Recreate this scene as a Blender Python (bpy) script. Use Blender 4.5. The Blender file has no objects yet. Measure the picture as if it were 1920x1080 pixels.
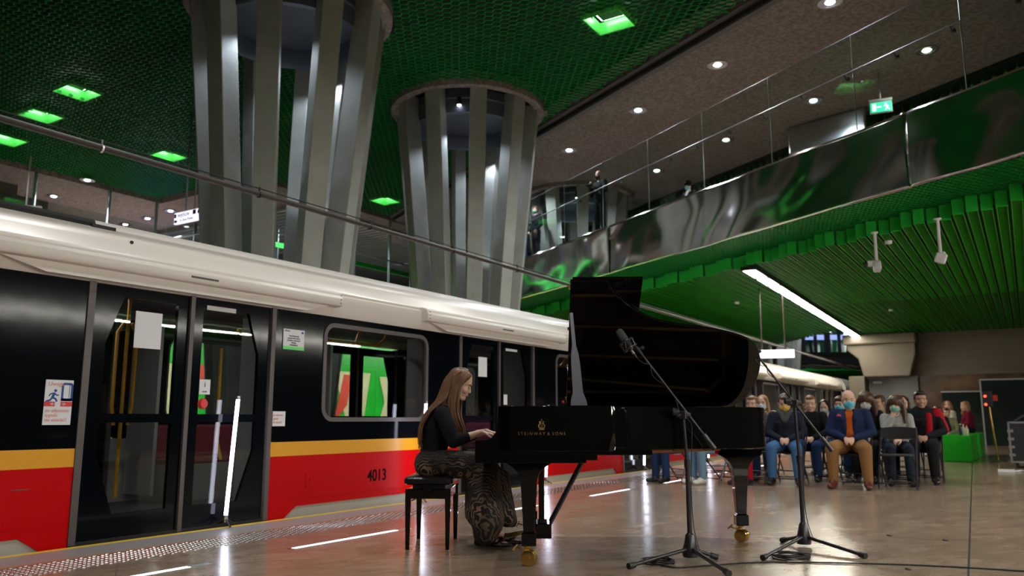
import bpy, bmesh, math, random
import numpy as np
from mathutils import Vector, Matrix
random.seed(7)
SC = bpy.context.scene
COL = SC.collection
R = math.radians
V = Vector

# ------------------------------------------------------------------ camera, world, exposure
cam_d = bpy.data.cameras.new('camera')
cam_d.sensor_width = 36.0
cam_d.lens = 1497.0 / 1920.0 * 36.0
cam_d.clip_start = 0.05
cam_d.clip_end = 300
cam_d.dof.use_dof = True
cam_d.dof.focus_distance = 5.2
cam_d.dof.aperture_fstop = 2.4
cam = bpy.data.objects.new('camera', cam_d)
cam.location = (0, 0, 0.93)
cam.rotation_euler = (R(90 + 9.3), 0, R(32.6))
COL.objects.link(cam)
SC.camera = cam
SC.view_settings.view_transform = 'Standard'
SC.view_settings.look = 'None'
SC.view_settings.gamma = 1
SC.view_settings.use_curve_mapping = False
SC.view_settings.exposure = 0.5
w = bpy.data.worlds.new('world')
SC.world = w
w.use_nodes = True
w.node_tree.nodes['Background'].inputs[0].default_value = (0.5, 0.6, 0.7, 1)
w.node_tree.nodes['Background'].inputs[1].default_value = 0.012
SC.cycles.sample_clamp_indirect = 6
SC.cycles.max_bounces = 8
SC.cycles.caustics_reflective = False
SC.cycles.caustics_refractive = False
SC.cycles.transparent_max_bounces = 16

def area_light(name, loc, size, power, color=(1, 1, 1), rot=(0, 0, 0), spread=180):
    d = bpy.data.lights.new(name, 'AREA')
    d.shape = 'RECTANGLE'
    d.size, d.size_y = size
    d.energy = power
    d.color = color
    d.spread = R(spread)
    o = bpy.data.objects.new(name, d)
    o.location = loc
    o.rotation_euler = rot
    COL.objects.link(o)
    return o

def spot(name, loc, target, power, color=(1, 1, 1), angle=100, radius=0.05, blend=0.5):
    d = bpy.data.lights.new(name, 'SPOT')
    d.energy = power
    d.color = color
    d.spot_size = R(angle)
    d.spot_blend = blend
    d.shadow_soft_size = radius
    o = bpy.data.objects.new(name, d)
    o.location = loc
    o.rotation_euler = (V(target) - V(loc)).to_track_quat('-Z', 'Y').to_euler()
    COL.objects.link(o)
    return o

# long rows of ceiling line lamps (their housings are built with the setting further down)
NEAR_X, NEAR_Z = 5.0, 3.12
for yy in (5, 15, 25):
    area_light('train_interior_light', (-7.4, yy, 2.08), (0.1, 8), 14, (1, 0.96, 0.88))
# beams of the square lamps recessed in the upper ceiling, plus added unseen ones over and behind the camera
HALL = [(-5.76, 12.25), (-16.95, 8.83), (-19.04, 9.12), (-21.5, 9.53), (-19.14, 12.54), (-17.2, 19.16)]
HALL_ADDED = [(-5.2, 5.4), (-1.2, 1.4), (-9.4, 0.6), (-1.6, 7.6), (-13.5, 3.2)]  # unseen lamps, added to brighten the train roof, floor and pianist
for k, (x_, y_) in enumerate(HALL + HALL_ADDED):
    spot('recessed_beam', (x_, y_, 7.97), (x_, y_, 0), 340 if k in (0, 6, 7, 8, 9) else 90, (1.0, 0.98, 0.95), 130, 0.12, 0.8)

# ------------------------------------------------------------------ materials
def mat(name, col, rough=0.5, metal=0.0, emit=None, es=0.0, noise=None, bump=None, spec=0.5, coat=0.0, trans=0.0):
    """noise = (scale, amount, second colour); bump = (scale, strength)"""
    m = bpy.data.materials.new(name)
    m.use_nodes = True
    nt = m.node_tree
    b = nt.nodes['Principled BSDF']
    b.inputs['Base Color'].default_value = (*col, 1)
    b.inputs['Roughness'].default_value = rough
    b.inputs['Metallic'].default_value = metal
    b.inputs['Specular IOR Level'].default_value = spec
    b.inputs['Coat Weight'].default_value = coat
    b.inputs['Transmission Weight'].default_value = trans
    if emit:
        b.inputs['Emission Color'].default_value = (*emit, 1)
        b.inputs['Emission Strength'].default_value = es
    tc = nt.nodes.new('ShaderNodeTexCoord')
    if noise:
        n = nt.nodes.new('ShaderNodeTexNoise')
        n.inputs['Scale'].default_value = noise[0]
        n.inputs['Detail'].default_value = 6
        r = nt.nodes.new('ShaderNodeValToRGB')
        r.color_ramp.elements[0].position = 0.5 - noise[1]
        r.color_ramp.elements[1].position = 0.5 + noise[1]
        r.color_ramp.elements[0].color = (*col, 1)
        r.color_ramp.elements[1].color = (*noise[2], 1)
        nt.links.new(tc.outputs['Object'], n.inputs['Vector'])
        nt.links.new(n.outputs['Fac'], r.inputs['Fac'])
        nt.links.new(r.outputs['Color'], b.inputs['Base Color'])
    if bump:
        n = nt.nodes.new('ShaderNodeTexNoise')
        n.inputs['Scale'].default_value = bump[0]
        n.inputs['Detail'].default_value = 3
        bp = nt.nodes.new('ShaderNodeBump')
        bp.inputs['Strength'].default_value = bump[1]
        bp.inputs['Distance'].default_value = 0.02
        nt.links.new(tc.outputs['Object'], n.inputs['Vector'])
        nt.links.new(n.outputs['Fac'], bp.inputs['Height'])
        nt.links.new(bp.outputs['Normal'], b.inputs['Normal'])
    return m

def glass_mat(name, tint=(0.9, 0.95, 0.93), refl=1.0, rough=0.01):
    m = bpy.data.materials.new(name)
    m.use_nodes = True
    nt = m.node_tree
    nt.nodes.clear()
    out = nt.nodes.new('ShaderNodeOutputMaterial')
    tr = nt.nodes.new('ShaderNodeBsdfTransparent')
    tr.inputs[0].default_value = (*tint, 1)
    gl = nt.nodes.new('ShaderNodeBsdfGlossy')
    gl.inputs['Roughness'].default_value = rough
    lw = nt.nodes.new('ShaderNodeLayerWeight')
    lw.inputs['Blend'].default_value = 0.5
    fr = nt.nodes.new('ShaderNodeMath')
    fr.operation = 'POWER'
    fr.inputs[1].default_value = 4.5
    nt.links.new(lw.outputs['Facing'], fr.inputs[0])
    mu = nt.nodes.new('ShaderNodeMath')
    mu.operation = 'MULTIPLY_ADD'
    mu.inputs[1].default_value = 0.9 * refl
    mu.inputs[2].default_value = 0.035 * refl
    mx = nt.nodes.new('ShaderNodeMixShader')
    nt.links.new(fr.outputs[0], mu.inputs[0])
    nt.links.new(mu.outputs[0], mx.inputs[0])
    nt.links.new(tr.outputs[0], mx.inputs[1])
    nt.links.new(gl.outputs[0], mx.inputs[2])
    nt.links.new(mx.outputs[0], out.inputs[0])
    return m

def floor_mat():
    m = mat('polished_granite', (0.2, 0.155, 0.12), 0.14, spec=0.8)
    nt = m.node_tree
    b = nt.nodes['Principled BSDF']
    tc = nt.nodes.new('ShaderNodeTexCoord')
    mp = nt.nodes.new('ShaderNodeMapping')
    mp.inputs['Rotation'].default_value = (0, 0, R(-58))
    nt.links.new(tc.outputs['Object'], mp.inputs['Vector'])
    st = nt.nodes.new('ShaderNodeMapping')
    st.inputs['Scale'].default_value = (0.9, 2.1, 1)
    nt.links.new(mp.outputs[0], st.inputs['Vector'])
    n1 = nt.nodes.new('ShaderNodeTexNoise')
    n1.inputs['Scale'].default_value = 2.2
    n1.inputs['Detail'].default_value = 8
    n1.inputs['Distortion'].default_value = 1.6
    nt.links.new(st.outputs[0], n1.inputs['Vector'])
    r = nt.nodes.new('ShaderNodeValToRGB')
    r.color_ramp.elements[0].position = 0.3
    r.color_ramp.elements[0].color = (0.235, 0.165, 0.115, 1)
    r.color_ramp.elements[1].position = 0.72
    r.color_ramp.elements[1].color = (0.37, 0.275, 0.195, 1)
    nt.links.new(n1.outputs['Fac'], r.inputs['Fac'])
    br = nt.nodes.new('ShaderNodeTexBrick')
    br.offset = 0.5
    br.inputs['Scale'].default_value = 1
    br.inputs['Brick Width'].default_value = 1.2
    br.inputs['Row Height'].default_value = 0.6
    br.inputs['Mortar Size'].default_value = 0.0025
    br.inputs['Color1'].default_value = (1, 1, 1, 1)
    br.inputs['Color2'].default_value = (0.9, 0.9, 0.92, 1)
    br.inputs['Mortar'].default_value = (0.55, 0.5, 0.48, 1)
    nt.links.new(mp.outputs[0], br.inputs['Vector'])
    mx = nt.nodes.new('ShaderNodeMix')
    mx.data_type = 'RGBA'
    mx.blend_type = 'MULTIPLY'
    mx.inputs[0].default_value = 1
    nt.links.new(r.outputs[0], mx.inputs[6])
    nt.links.new(br.outputs['Color'], mx.inputs[7])
    nt.links.new(mx.outputs[2], b.inputs['Base Color'])
    n2 = nt.nodes.new('ShaderNodeTexNoise')
    n2.inputs['Scale'].default_value = 3
    n2.inputs['Detail'].default_value = 6
    nt.links.new(tc.outputs['Object'], n2.inputs['Vector'])
    mr = nt.nodes.new('ShaderNodeMapRange')
    mr.inputs[3].default_value = 0.13
    mr.inputs[4].default_value = 0.3
    nt.links.new(n2.outputs['Fac'], mr.inputs[0])
    nt.links.new(mr.outputs[0], b.inputs['Roughness'])
    return m

def lace_mat():
    m = mat('lace', (0.01, 0.01, 0.01), 0.7)
    nt = m.node_tree
    b = nt.nodes['Principled BSDF']
    tc = nt.nodes.new('ShaderNodeTexCoord')
    wv = nt.nodes.new('ShaderNodeTexWave')
    wv.wave_type = 'RINGS'
    wv.inputs['Scale'].default_value = 17
    wv.inputs['Distortion'].default_value = 9
    wv.inputs['Detail'].default_value = 1.5
    wv.inputs['Detail Scale'].default_value = 1.1
    nt.links.new(tc.outputs['Object'], wv.inputs['Vector'])
    r = nt.nodes.new('ShaderNodeValToRGB')
    r.color_ramp.elements[0].position = 0.6
    r.color_ramp.elements[0].color = (0.008, 0.007, 0.008, 1)
    r.color_ramp.elements[1].position = 0.78
    r.color_ramp.elements[1].color = (0.3, 0.19, 0.125, 1)
    nt.links.new(wv.outputs['Fac'], r.inputs['Fac'])
    n = nt.nodes.new('ShaderNodeTexNoise')
    n.inputs['Scale'].default_value = 5
    nt.links.new(tc.outputs['Object'], n.inputs['Vector'])
    r2 = nt.nodes.new('ShaderNodeValToRGB')
    r2.color_ramp.elements[0].position = 0.4
    r2.color_ramp.elements[0].color = (0.1, 0.1, 0.1, 1)
    r2.color_ramp.elements[1].position = 0.62
    nt.links.new(n.outputs['Fac'], r2.inputs['Fac'])
    mx = nt.nodes.new('ShaderNodeMix')
    mx.data_type = 'RGBA'
    mx.blend_type = 'MULTIPLY'
    mx.inputs[0].default_value = 1
    nt.links.new(r.outputs[0], mx.inputs[6])
    nt.links.new(r2.outputs[0], mx.inputs[7])
    nt.links.new(mx.outputs[2], b.inputs['Base Color'])
    return m

M = {}
M['floor'] = floor_mat()
M['conc'] = mat('column_concrete', (0.25, 0.25, 0.215), 0.6, noise=(3, 0.3, (0.34, 0.345, 0.31)), bump=(30, 0.15))
M['plaster'] = mat('rough_plaster', (0.19, 0.155, 0.135), 0.95, noise=(14, 0.12, (0.31, 0.26, 0.235)), bump=(22, 0.9))
M['darkwall'] = mat('dark_wall', (0.07, 0.062, 0.05), 0.8, noise=(2, 0.3, (0.1, 0.085, 0.07)))
M['void'] = mat('plenum_black', (0.008, 0.012, 0.009), 0.9)
M['gmesh'] = mat('green_mesh', (0.015, 0.34, 0.06), 0.35)
M['gmesh2'] = mat('green_grille', (0.03, 0.42, 0.012), 0.35)
M['gsolid'] = mat('green_panel', (0.02, 0.5, 0.05), 0.35)
M['lime'] = mat('lime_reflector', (0.12, 0.75, 0.14), 0.3)
M['steel'] = mat('brushed_steel', (0.62, 0.59, 0.55), 0.11, 1.0)
M['steel2'] = mat('satin_steel', (0.55, 0.57, 0.6), 0.3, 1.0)
M['rail'] = mat('dull_rail', (0.22, 0.22, 0.23), 0.45, 0.8)
M['drum'] = mat('blue_grey_drum', (0.1, 0.12, 0.15), 0.45, 0.4)
M['glass'] = glass_mat('balustrade_glass', (0.86, 0.93, 0.9), 0.9)
M['tglass'] = glass_mat('train_glass', (0.78, 0.8, 0.8), 0.8)
M['black'] = mat('gloss_black', (0.003, 0.003, 0.0035), 0.03, spec=0.4)
M['tblack'] = mat('train_black', (0.003, 0.004, 0.006), 0.09, spec=0.12, bump=(2.2, 0.05))
M['satin'] = mat('satin_grey', (0.11, 0.11, 0.14), 0.25)  # prop stick: grey stands in for reflections on glossy black
M['mblack'] = mat('matt_black', (0.012, 0.012, 0.014), 0.5)
M['mstand'] = mat('powder_black', (0.02, 0.018, 0.024), 0.35)
M['leather'] = mat('black_leather', (0.012, 0.012, 0.014), 0.22, bump=(60, 0.1))
M['white'] = mat('cream_paint', (0.74, 0.68, 0.62), 0.3, noise=(1.5, 0.4, (0.78, 0.73, 0.68)))
M['red'] = mat('train_red', (0.6, 0.0, 0.002), 0.45, spec=0.12)
M['yellow'] = mat('train_yellow', (0.8, 0.36, 0.01), 0.35)
M['jamb'] = mat('grey_jamb', (0.1, 0.085, 0.085), 0.4)
M['skirt'] = mat('skirt_grey', (0.48, 0.47, 0.42), 0.5)
M['inter'] = mat('interior_grey', (0.34, 0.34, 0.33), 0.5)
M['darkinter'] = mat('interior_dark', (0.06, 0.06, 0.065), 0.6)
M['pole'] = mat('yellow_pole', (0.8, 0.38, 0.01), 0.3)
M['seat'] = mat('maroon_seat', (0.22, 0.02, 0.04), 0.6)
M['paper'] = mat('paper', (0.8, 0.8, 0.84), 0.7)
M['ink'] = mat('dark_ink', (0.008, 0.008, 0.01), 0.85, spec=0.05)
M['redink'] = mat('red_ink', (0.75, 0.05, 0.05), 0.6)
M['blueink'] = mat('blue_ink', (0.02, 0.07, 0.3), 0.6)
M['pinkink'] = mat('pale_red_ink', (0.75, 0.3, 0.28), 0.6)
M['lamp'] = mat('lamp_white', (1, 1, 1), 0.5, emit=(0.92, 0.95, 1), es=14)
M['lampw'] = mat('lamp_warm', (1, 1, 1), 0.5, emit=(1, 0.94, 0.76), es=9)
M['line_lamp'] = mat('line_lamp_warm', (1, 1, 1), 0.5, emit=(1, 0.93, 0.78), es=32)
M['near_lamp'] = mat('near_line_lamp', (1, 1, 1), 0.5, emit=(1, 0.95, 0.86), es=120)
M['opp_lamp'] = mat('opposite_lamp', (1, 1, 1), 0.5, emit=(1, 0.97, 0.88), es=85)
M['rim_lamp'] = mat('lamp_rim_glow', (1, 1, 1), 0.5, emit=(0.9, 1, 0.92), es=14)
M['lampy'] = mat('lamp_yellowish', (1, 1, 1), 0.5, emit=(1, 0.97, 0.7), es=9)
M['tube'] = mat('tube_white', (1, 1, 1), 0.5, emit=(0.78, 0.8, 1), es=9)
M['dash'] = mat('floor_light', (1, 1, 1), 0.4, emit=(0.9, 0.88, 1), es=2.2)
M['gold'] = mat('brass', (0.75, 0.5, 0.16), 0.25, 1.0)
M['golddim'] = mat('brass_letter', (0.45, 0.3, 0.13), 0.3, 1.0)
M['plate'] = mat('bronze_plate', (0.38, 0.2, 0.07), 0.5, 0.4)
M['wood'] = mat('spruce_wood', (0.38, 0.17, 0.06), 0.4, noise=(6, 0.3, (0.5, 0.24, 0.09)))
M['dwood'] = mat('dark_wood', (0.06, 0.025, 0.01), 0.5)
M['ivory'] = mat('ivory_key', (0.8, 0.78, 0.72), 0.25)
M['felt'] = mat('red_felt', (0.3, 0.02, 0.02), 0.9)
M['ledge'] = mat('edge_stone', (0.27, 0.25, 0.25), 0.35, noise=(30, 0.3, (0.33, 0.3, 0.3)))
M['ledgel'] = mat('edge_yellow', (0.75, 0.5, 0.03), 0.5)
M['orange'] = mat('orange_line', (0.42, 0.2, 0.09), 0.5)
M['stone2'] = mat('tactile_stone', (0.2, 0.15, 0.12), 0.3)
M['stud'] = mat('stud_steel', (0.7, 0.68, 0.65), 0.25, 1.0)
M['marble'] = mat('brown_marble', (0.07, 0.04, 0.022), 0.25, noise=(1.3, 0.16, (0.2, 0.125, 0.07)))
M['beige'] = mat('beige_concrete', (0.17, 0.14, 0.105), 0.6, noise=(3, 0.3, (0.2, 0.17, 0.13)))
M['door'] = mat('grey_door', (0.2, 0.21, 0.22), 0.5)
M['dglass'] = mat('dark_glass', (0.02, 0.03, 0.03), 0.05)
M['gseat'] = mat('green_seat', (0.005, 0.42, 0.01), 0.4)
M['sign_white'] = mat('lit_sign', (1, 1, 1), 0.5, emit=(0.85, 0.82, 1), es=0.9)
M['sign_green'] = mat('lit_green', (0.02, 0.5, 0.25), 0.5, emit=(0.02, 0.5, 0.28), es=0.9)
M['sign_pict'] = mat('lit_pictogram', (1, 1, 1), 0.5, emit=(0.7, 1, 0.85), es=1.4)
M['greenwall'] = mat('green_wall', (0.02, 0.42, 0.04), 0.25)
M['cream'] = mat('mural_cream', (0.62, 0.55, 0.34), 0.5)
M['mred'] = mat('mural_red', (0.6, 0.05, 0.03), 0.5)
M['mgrey'] = mat('mural_grey', (0.12, 0.13, 0.13), 0.5)
M['pipe'] = mat('dark_pipe', (0.045, 0.034, 0.03), 0.5)
M['glow_red'] = mat('red_indicator', (1, 0.05, 0.02), 0.5, emit=(1, 0.08, 0.03), es=2)
M['ysign'] = mat('yellow_number', (0.9, 0.7, 0.02), 0.5, emit=(0.9, 0.7, 0.02), es=0.6)
M['slat'] = mat('grey_slats', (0.3, 0.31, 0.33), 0.4, 0.3)
M['lace'] = lace_mat()
M['skin'] = mat('skin', (0.66, 0.39, 0.29), 0.5)
M['skin2'] = mat('skin_tan', (0.5, 0.28, 0.18), 0.5)
M['skin3'] = mat('skin_dark', (0.36, 0.2, 0.13), 0.5)
M['eye'] = mat('dark_eye', (0.03, 0.018, 0.012), 0.3)
M['lip'] = mat('lip', (0.5, 0.18, 0.15), 0.5)
for k, c in dict(h_brown=(0.07, 0.035, 0.018), h_dark=(0.018, 0.012, 0.01), h_blond=(0.36, 0.2, 0.08), h_light=(0.2, 0.1, 0.045), navy=(0.015, 0.025, 0.07), jean=(0.06, 0.15, 0.32),
                 paljean=(0.16, 0.27, 0.4), djean=(0.02, 0.045, 0.12), tan=(0.25, 0.13, 0.05), rust=(0.5, 0.1, 0.015), cloth_black=(0.012, 0.012, 0.015), grey=(0.3, 0.29, 0.28),
                 dgrey=(0.07, 0.075, 0.08), beige_c=(0.42, 0.33, 0.2), cream_c=(0.5, 0.46, 0.38), wine=(0.16, 0.01, 0.03), dred=(0.35, 0.01, 0.02), mblue=(0.12, 0.5, 0.66), mwhite=(0.6, 0.62, 0.65),
                 mgreen=(0.22, 0.45, 0.36), mpale=(0.4, 0.46, 0.52), s_black=(0.012, 0.01, 0.01), s_brown=(0.1, 0.02, 0.012), s_white=(0.65, 0.62, 0.58), olive=(0.3, 0.27, 0.16), dnavy=(0.02, 0.025, 0.04),
                 pinkc=(0.6, 0.08, 0.2), lilac=(0.5, 0.26, 0.6)).items():
    M[k] = mat(k, c, 0.35 if k.startswith('h_') or k.startswith('s_') else 0.9, spec=0.4 if k[:2] in ('h_', 's_') else 0.12, bump=(40, 0.2) if not k.startswith('s_') else None)
M['mpattern'] = mat('mask_pattern', (0.55, 0.3, 0.02), 0.8, noise=(45, 0.06, (0.85, 0.6, 0.12)))
M['hair'] = mat('long_hair', (0.10, 0.045, 0.02), 0.42, noise=(25, 0.25, (0.21, 0.10, 0.045)))

# ------------------------------------------------------------------ mesh helpers
def nb():
    return bmesh.new()

def box(bm, c, s, rz=0.0, rot=None):
    m = Matrix.Translation(V(c)) @ (rot if rot else Matrix.Rotation(rz, 4, 'Z')) @ Matrix.Diagonal((s[0], s[1], s[2], 1))
    r = bmesh.ops.create_cube(bm, size=1, matrix=m)
    return r['verts']

def box2(bm, lo, hi):
    lo = V(lo); hi = V(hi)
    return box(bm, (lo + hi) / 2, hi - lo)

def ring(bm, c, t, u, rx, ry, n):
    """ring of verts around centre c in the plane of unit vectors t,u"""
    return [bm.verts.new(V(c) + t * (rx * math.cos(2 * math.pi * i / n)) + u * (ry * math.sin(2 * math.pi * i / n))) for i in range(n)]

def tube(bm, pts, rad, n=8, cap=True, flat=1.0, up=None):
    pts = [V(p) for p in pts]
    if not isinstance(rad, (list, tuple)):
        rad = [rad] * len(pts)
    prev = None
    t = None
    for i, p in enumerate(pts):
        if i == 0:
            d = pts[1] - pts[0]
        elif i == len(pts) - 1:
            d = pts[-1] - pts[-2]
        else:
            d = (pts[i + 1] - pts[i]).normalized() + (pts[i] - pts[i - 1]).normalized()
        d = d.normalized() if d.length > 1e-9 else V((0, 0, 1))
        if t is None:
            h = V(up) if up else (V((0, 0, 1)) if abs(d.z) < 0.9 else V((1, 0, 0)))
            t = (h - d * h.dot(d)).normalized()
        else:
            t = (t - d * t.dot(d)).normalized()
        u = d.cross(t)
        rg = ring(bm, p, t, u, rad[i], rad[i] * flat, n)
        if prev:
            for k in range(n):
                bm.faces.new((prev[k], prev[(k + 1) % n], rg[(k + 1) % n], rg[k]))
        elif cap:
            bm.faces.new(rg[::-1])
        prev = rg
    if cap:
        bm.faces.new(prev)

def lathe(bm, prof, c=(0, 0, 0), n=24, axis='Z', cap=True):
    """prof = [(r, z)...]"""
    c = V(c)
    prev = None
    for r, z in prof:
        rg = []
        for i in range(n):
            a = 2 * math.pi * i / n
            x, y = r * math.cos(a), r * math.sin(a)
            p = {'Z': (x, y, z), 'X': (z, x, y), 'Y': (y, z, x)}[axis]
            rg.append(bm.verts.new(c + V(p)))
        if prev:
            for k in range(n):
                bm.faces.new((prev[k], prev[(k + 1) % n], rg[(k + 1) % n], rg[k]))
        elif cap:
            bm.faces.new(rg[::-1])
        prev = rg
    if cap:
        bm.faces.new(prev)

def prism(bm, pts, d, plane='XY'):
    """polygon pts [(a,b)] extruded from d[0] to d[1] along the third axis"""
    def P(a, b, c):
        return {'XY': (a, b, c), 'XZ': (a, c, b), 'YZ': (c, a, b)}[plane]
    lo = [bm.verts.new(P(a, b, d[0])) for a, b in pts]
    hi = [bm.verts.new(P(a, b, d[1])) for a, b in pts]
    n = len(pts)
    bm.faces.new(lo[::-1])
    bm.faces.new(hi)
    for i in range(n):
        bm.faces.new((lo[i], lo[(i + 1) % n], hi[(i + 1) % n], hi[i]))

def xform(bm, verts_from, m):
    vs = list(bm.verts)[verts_from:]
    for v in vs:
        v.co = m @ v.co

def obj(name, bm, m, parent=None, smooth=False, bevel=0, loc=None, rotz=None, mats=None):
    me = bpy.data.meshes.new(name)
    bmesh.ops.recalc_face_normals(bm, faces=bm.faces[:])
    bm.to_mesh(me)
    bm.free()
    if mats:
        for x in mats:
            me.materials.append(M[x])
    else:
        me.materials.append(M[m] if isinstance(m, str) else m)
    if smooth:
        me.polygons.foreach_set('use_smooth', [True] * len(me.polygons))
        if smooth != 'all':
            me.set_sharp_from_angle(angle=R(40))
    o = bpy.data.objects.new(name, me)
    COL.objects.link(o)
    if parent:
        o.parent = parent
    if bevel:
        b = o.modifiers.new('bevel', 'BEVEL')
        b.width = bevel
        b.segments = 2
        b.limit_method = 'ANGLE'
    if loc is not None:
        o.location = loc
    if rotz is not None:
        o.rotation_euler = (0, 0, rotz)
    return o

def tag(o, label=None, cat=None, group=None, kind=None):
    if label: o['label'] = label
    if cat: o['category'] = cat
    if group: o['group'] = group
    if kind: o['kind'] = kind
    return o

def thing(name, label, cat, loc=(0, 0, 0), rotz=0, group=None):
    o = bpy.data.objects.new(name, None)
    o.empty_display_size = 0.1
    o.location = loc
    o.rotation_euler = (0, 0, rotz)
    COL.objects.link(o)
    return tag(o, label, cat, group)

def struct(name, bm, m, **k):
    o = obj(name, bm, m, **k)
    o['kind'] = 'structure'
    return o

def children_of(o):
    return list(o.children)

def copy_tree(o, parent=None):
    c = o.copy()
    COL.objects.link(c)
    if parent:
        c.parent = parent
    for ch in children_of(o):
        copy_tree(ch, c)
    return c

def text_mesh(s, size, m, name='lettering', parent=None, mat4=None, ext=0.001, align='CENTER', xs=1.0, bold=0.0):
    cu = bpy.data.curves.new(name, 'FONT')
    cu.body = s
    cu.size = size
    cu.extrude = ext
    cu.offset = bold
    cu.align_x = align
    cu.align_y = 'CENTER'
    to = bpy.data.objects.new('tmp', cu)
    COL.objects.link(to)
    dg = bpy.context.evaluated_depsgraph_get()
    me = bpy.data.meshes.new_from_object(to.evaluated_get(dg))
    bpy.data.objects.remove(to)
    me.transform(Matrix.Diagonal((xs, 1, 1, 1)))
    if mat4 is not None:
        me.transform(mat4)
    me.materials.clear()
    me.materials.append(M[m])
    me.name = name
    o = bpy.data.objects.new(name, me)
    COL.objects.link(o)
    if parent:
        o.parent = parent
    return o

def bulk(name, verts, faces, m, parent=None):
    me = bpy.data.meshes.new(name)
    me.from_pydata(verts, [], faces)
    me.materials.append(M[m])
    o = bpy.data.objects.new(name, me)
    COL.objects.link(o)
    if parent:
        o.parent = parent
    return o

# ================================================================== SETTING
EDGE = -6.0
# fascia line of the mezzanine bridge: y = 12.27 + .593*(.26-x)
FS = -0.593
def fasc_y(x): return 12.27 + FS * (x - 0.26)
FN = V((0.593, 1, 0)).normalized()      # pointing behind the fascia
FD = V((-1, 0.593, 0)).normalized()     # along the fascia to the left
F0 = V((0.26, 12.27, 0))
def fp(t, off=0.0, z=0.0):
    p = F0 + FD * t + FN * off
    return V((p.x, p.y, z))

bm = nb(); box2(bm, (-5.10, -4, -0.3), (9, 60, 0)); struct('floor', bm, 'floor')
bm = nb(); box2(bm, (-5.93, -4, -0.3), (-5.55, 60, 0)); struct('floor_edge', bm, 'ledge')
bm = nb(); box2(bm, (EDGE, -4, -0.3), (-5.93, 60, 0.001)); struct('trim_1', bm, 'ledgel')
bm = nb(); box2(bm, (-5.55, -4, -0.3), (-5.50, 60, 0.0005)); struct('trim_2', bm, 'orange')
bm = nb(); box2(bm, (-5.50, -4, -0.3), (-5.10, 60, 0)); struct('floor_tactile', bm, 'stone2')
# tactile studs: far too many to count, one carpet of metal dots
vs, fs = [], []
yy = 1.0
row = 0
while yy < 34:
    for k in range(8):
        x = -5.475 + k * 0.05 + (0.025 if row % 2 else 0)
        if x > -5.11: continue
        b0 = len(vs)
        for r_, z_ in ((0.014, 0.0), (0.010, 0.006)):
            for i in range(6):
                a = i * math.pi / 3
                vs.append((x + r_ * math.cos(a), yy + r_ * math.sin(a), z_))
        for i in range(6):
            fs.append((b0 + i, b0 + (i + 1) % 6, b0 + 6 + (i + 1) % 6, b0 + 6 + i))
        fs.append(tuple(b0 + 6 + i for i in range(6)))
    yy += 0.045
    row += 1
o = bulk('tactile_studs', vs, fs, 'stud')
tag(o, 'small steel studs in rows on the strip along the platform edge', 'tactile paving', kind='stuff')
# floor joint (dark expansion gap)
bm = nb(); a0 = V((-0.02, 5.1, 0)); b0 = V((-1.05, 19.0, 0)); d = (b0 - a0)
a0 = V((-0.355, 5.0, 0)); b0 = V((-1.12, 20.2, 0)); d = b0 - a0
box(bm, (a0 + b0) / 2 + V((0, 0, 0.0005)), (0.011, d.length, 0.003), math.atan2(-d.x, d.y)); struct('trim_3', bm, 'mblack')
# lines of lights let into the floor
dash_y = [(2.35, 3.35), (4.22, 5.35), (6.55, 7.65), (8.95, 10.05), (11.3, 12.4), (13.6, 14.7), (15.9, 17.0)]
for i, (ya, yb) in enumerate(dash_y):
    t = thing('floor_light', 'glowing white light strip set flush in the platform floor', 'floor light', (-4.58, ya, 0), 0, 'light strips let into the floor')
    bm = nb(); box2(bm, (-0.035, -0.03, -0.001), (0.035, yb - ya + 0.16, 0.002)); obj('frame', bm, 'steel2', t)
    bm = nb(); box2(bm, (-0.022, 0, 0.0), (0.022, yb - ya, 0.004)); obj('diffuser', bm, 'dash', t)
FL = [o for o in COL.objects if o.name.startswith('floor_light')]
for o, l in zip(FL, ['glowing light strip in the floor nearest the camera, cut by the bottom edge', 'glowing light strip in the floor left of the piano bench', 'glowing light strip in the floor beyond the pianist\'s skirt, beside the piano leg',
                     'glowing light strip in the floor seen beneath the piano body', 'glowing light strip in the floor beside the black boots in the front row', 'glowing light strip in the floor among the folding chair legs', 'farthest glowing light strip in the floor, beyond the chairs']):
    o['label'] = l

# track bed and the platform opposite
bm = nb(); box2(bm, (-16, -6, -1.4), (EDGE, 70, -1.2)); struct('floor_trackbed', bm, 'darkwall')
bm = nb(); box2(bm, (-21, -6, -0.3), (-14.6, 70, 0)); struct('floor_opposite', bm, 'stone2')

# ------------------------------------------------------------------ concrete-fin columns
COLS = [(-10.3, 8.9), (-10.4, 14.35), (-11.6, 22.0), (-10.6, 35.6), (-10.6, 41.2), (-13.0, 66.0)]
RTOP = 1.5
lights_up = [(-5.76, 12.25, 0.0), (-16.95, 8.83, 0), (-19.04, 9.12, 0), (-21.5, 9.53, 0), (-19.14, 12.54, 0), (-17.2, 19.16, 0)]

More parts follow.
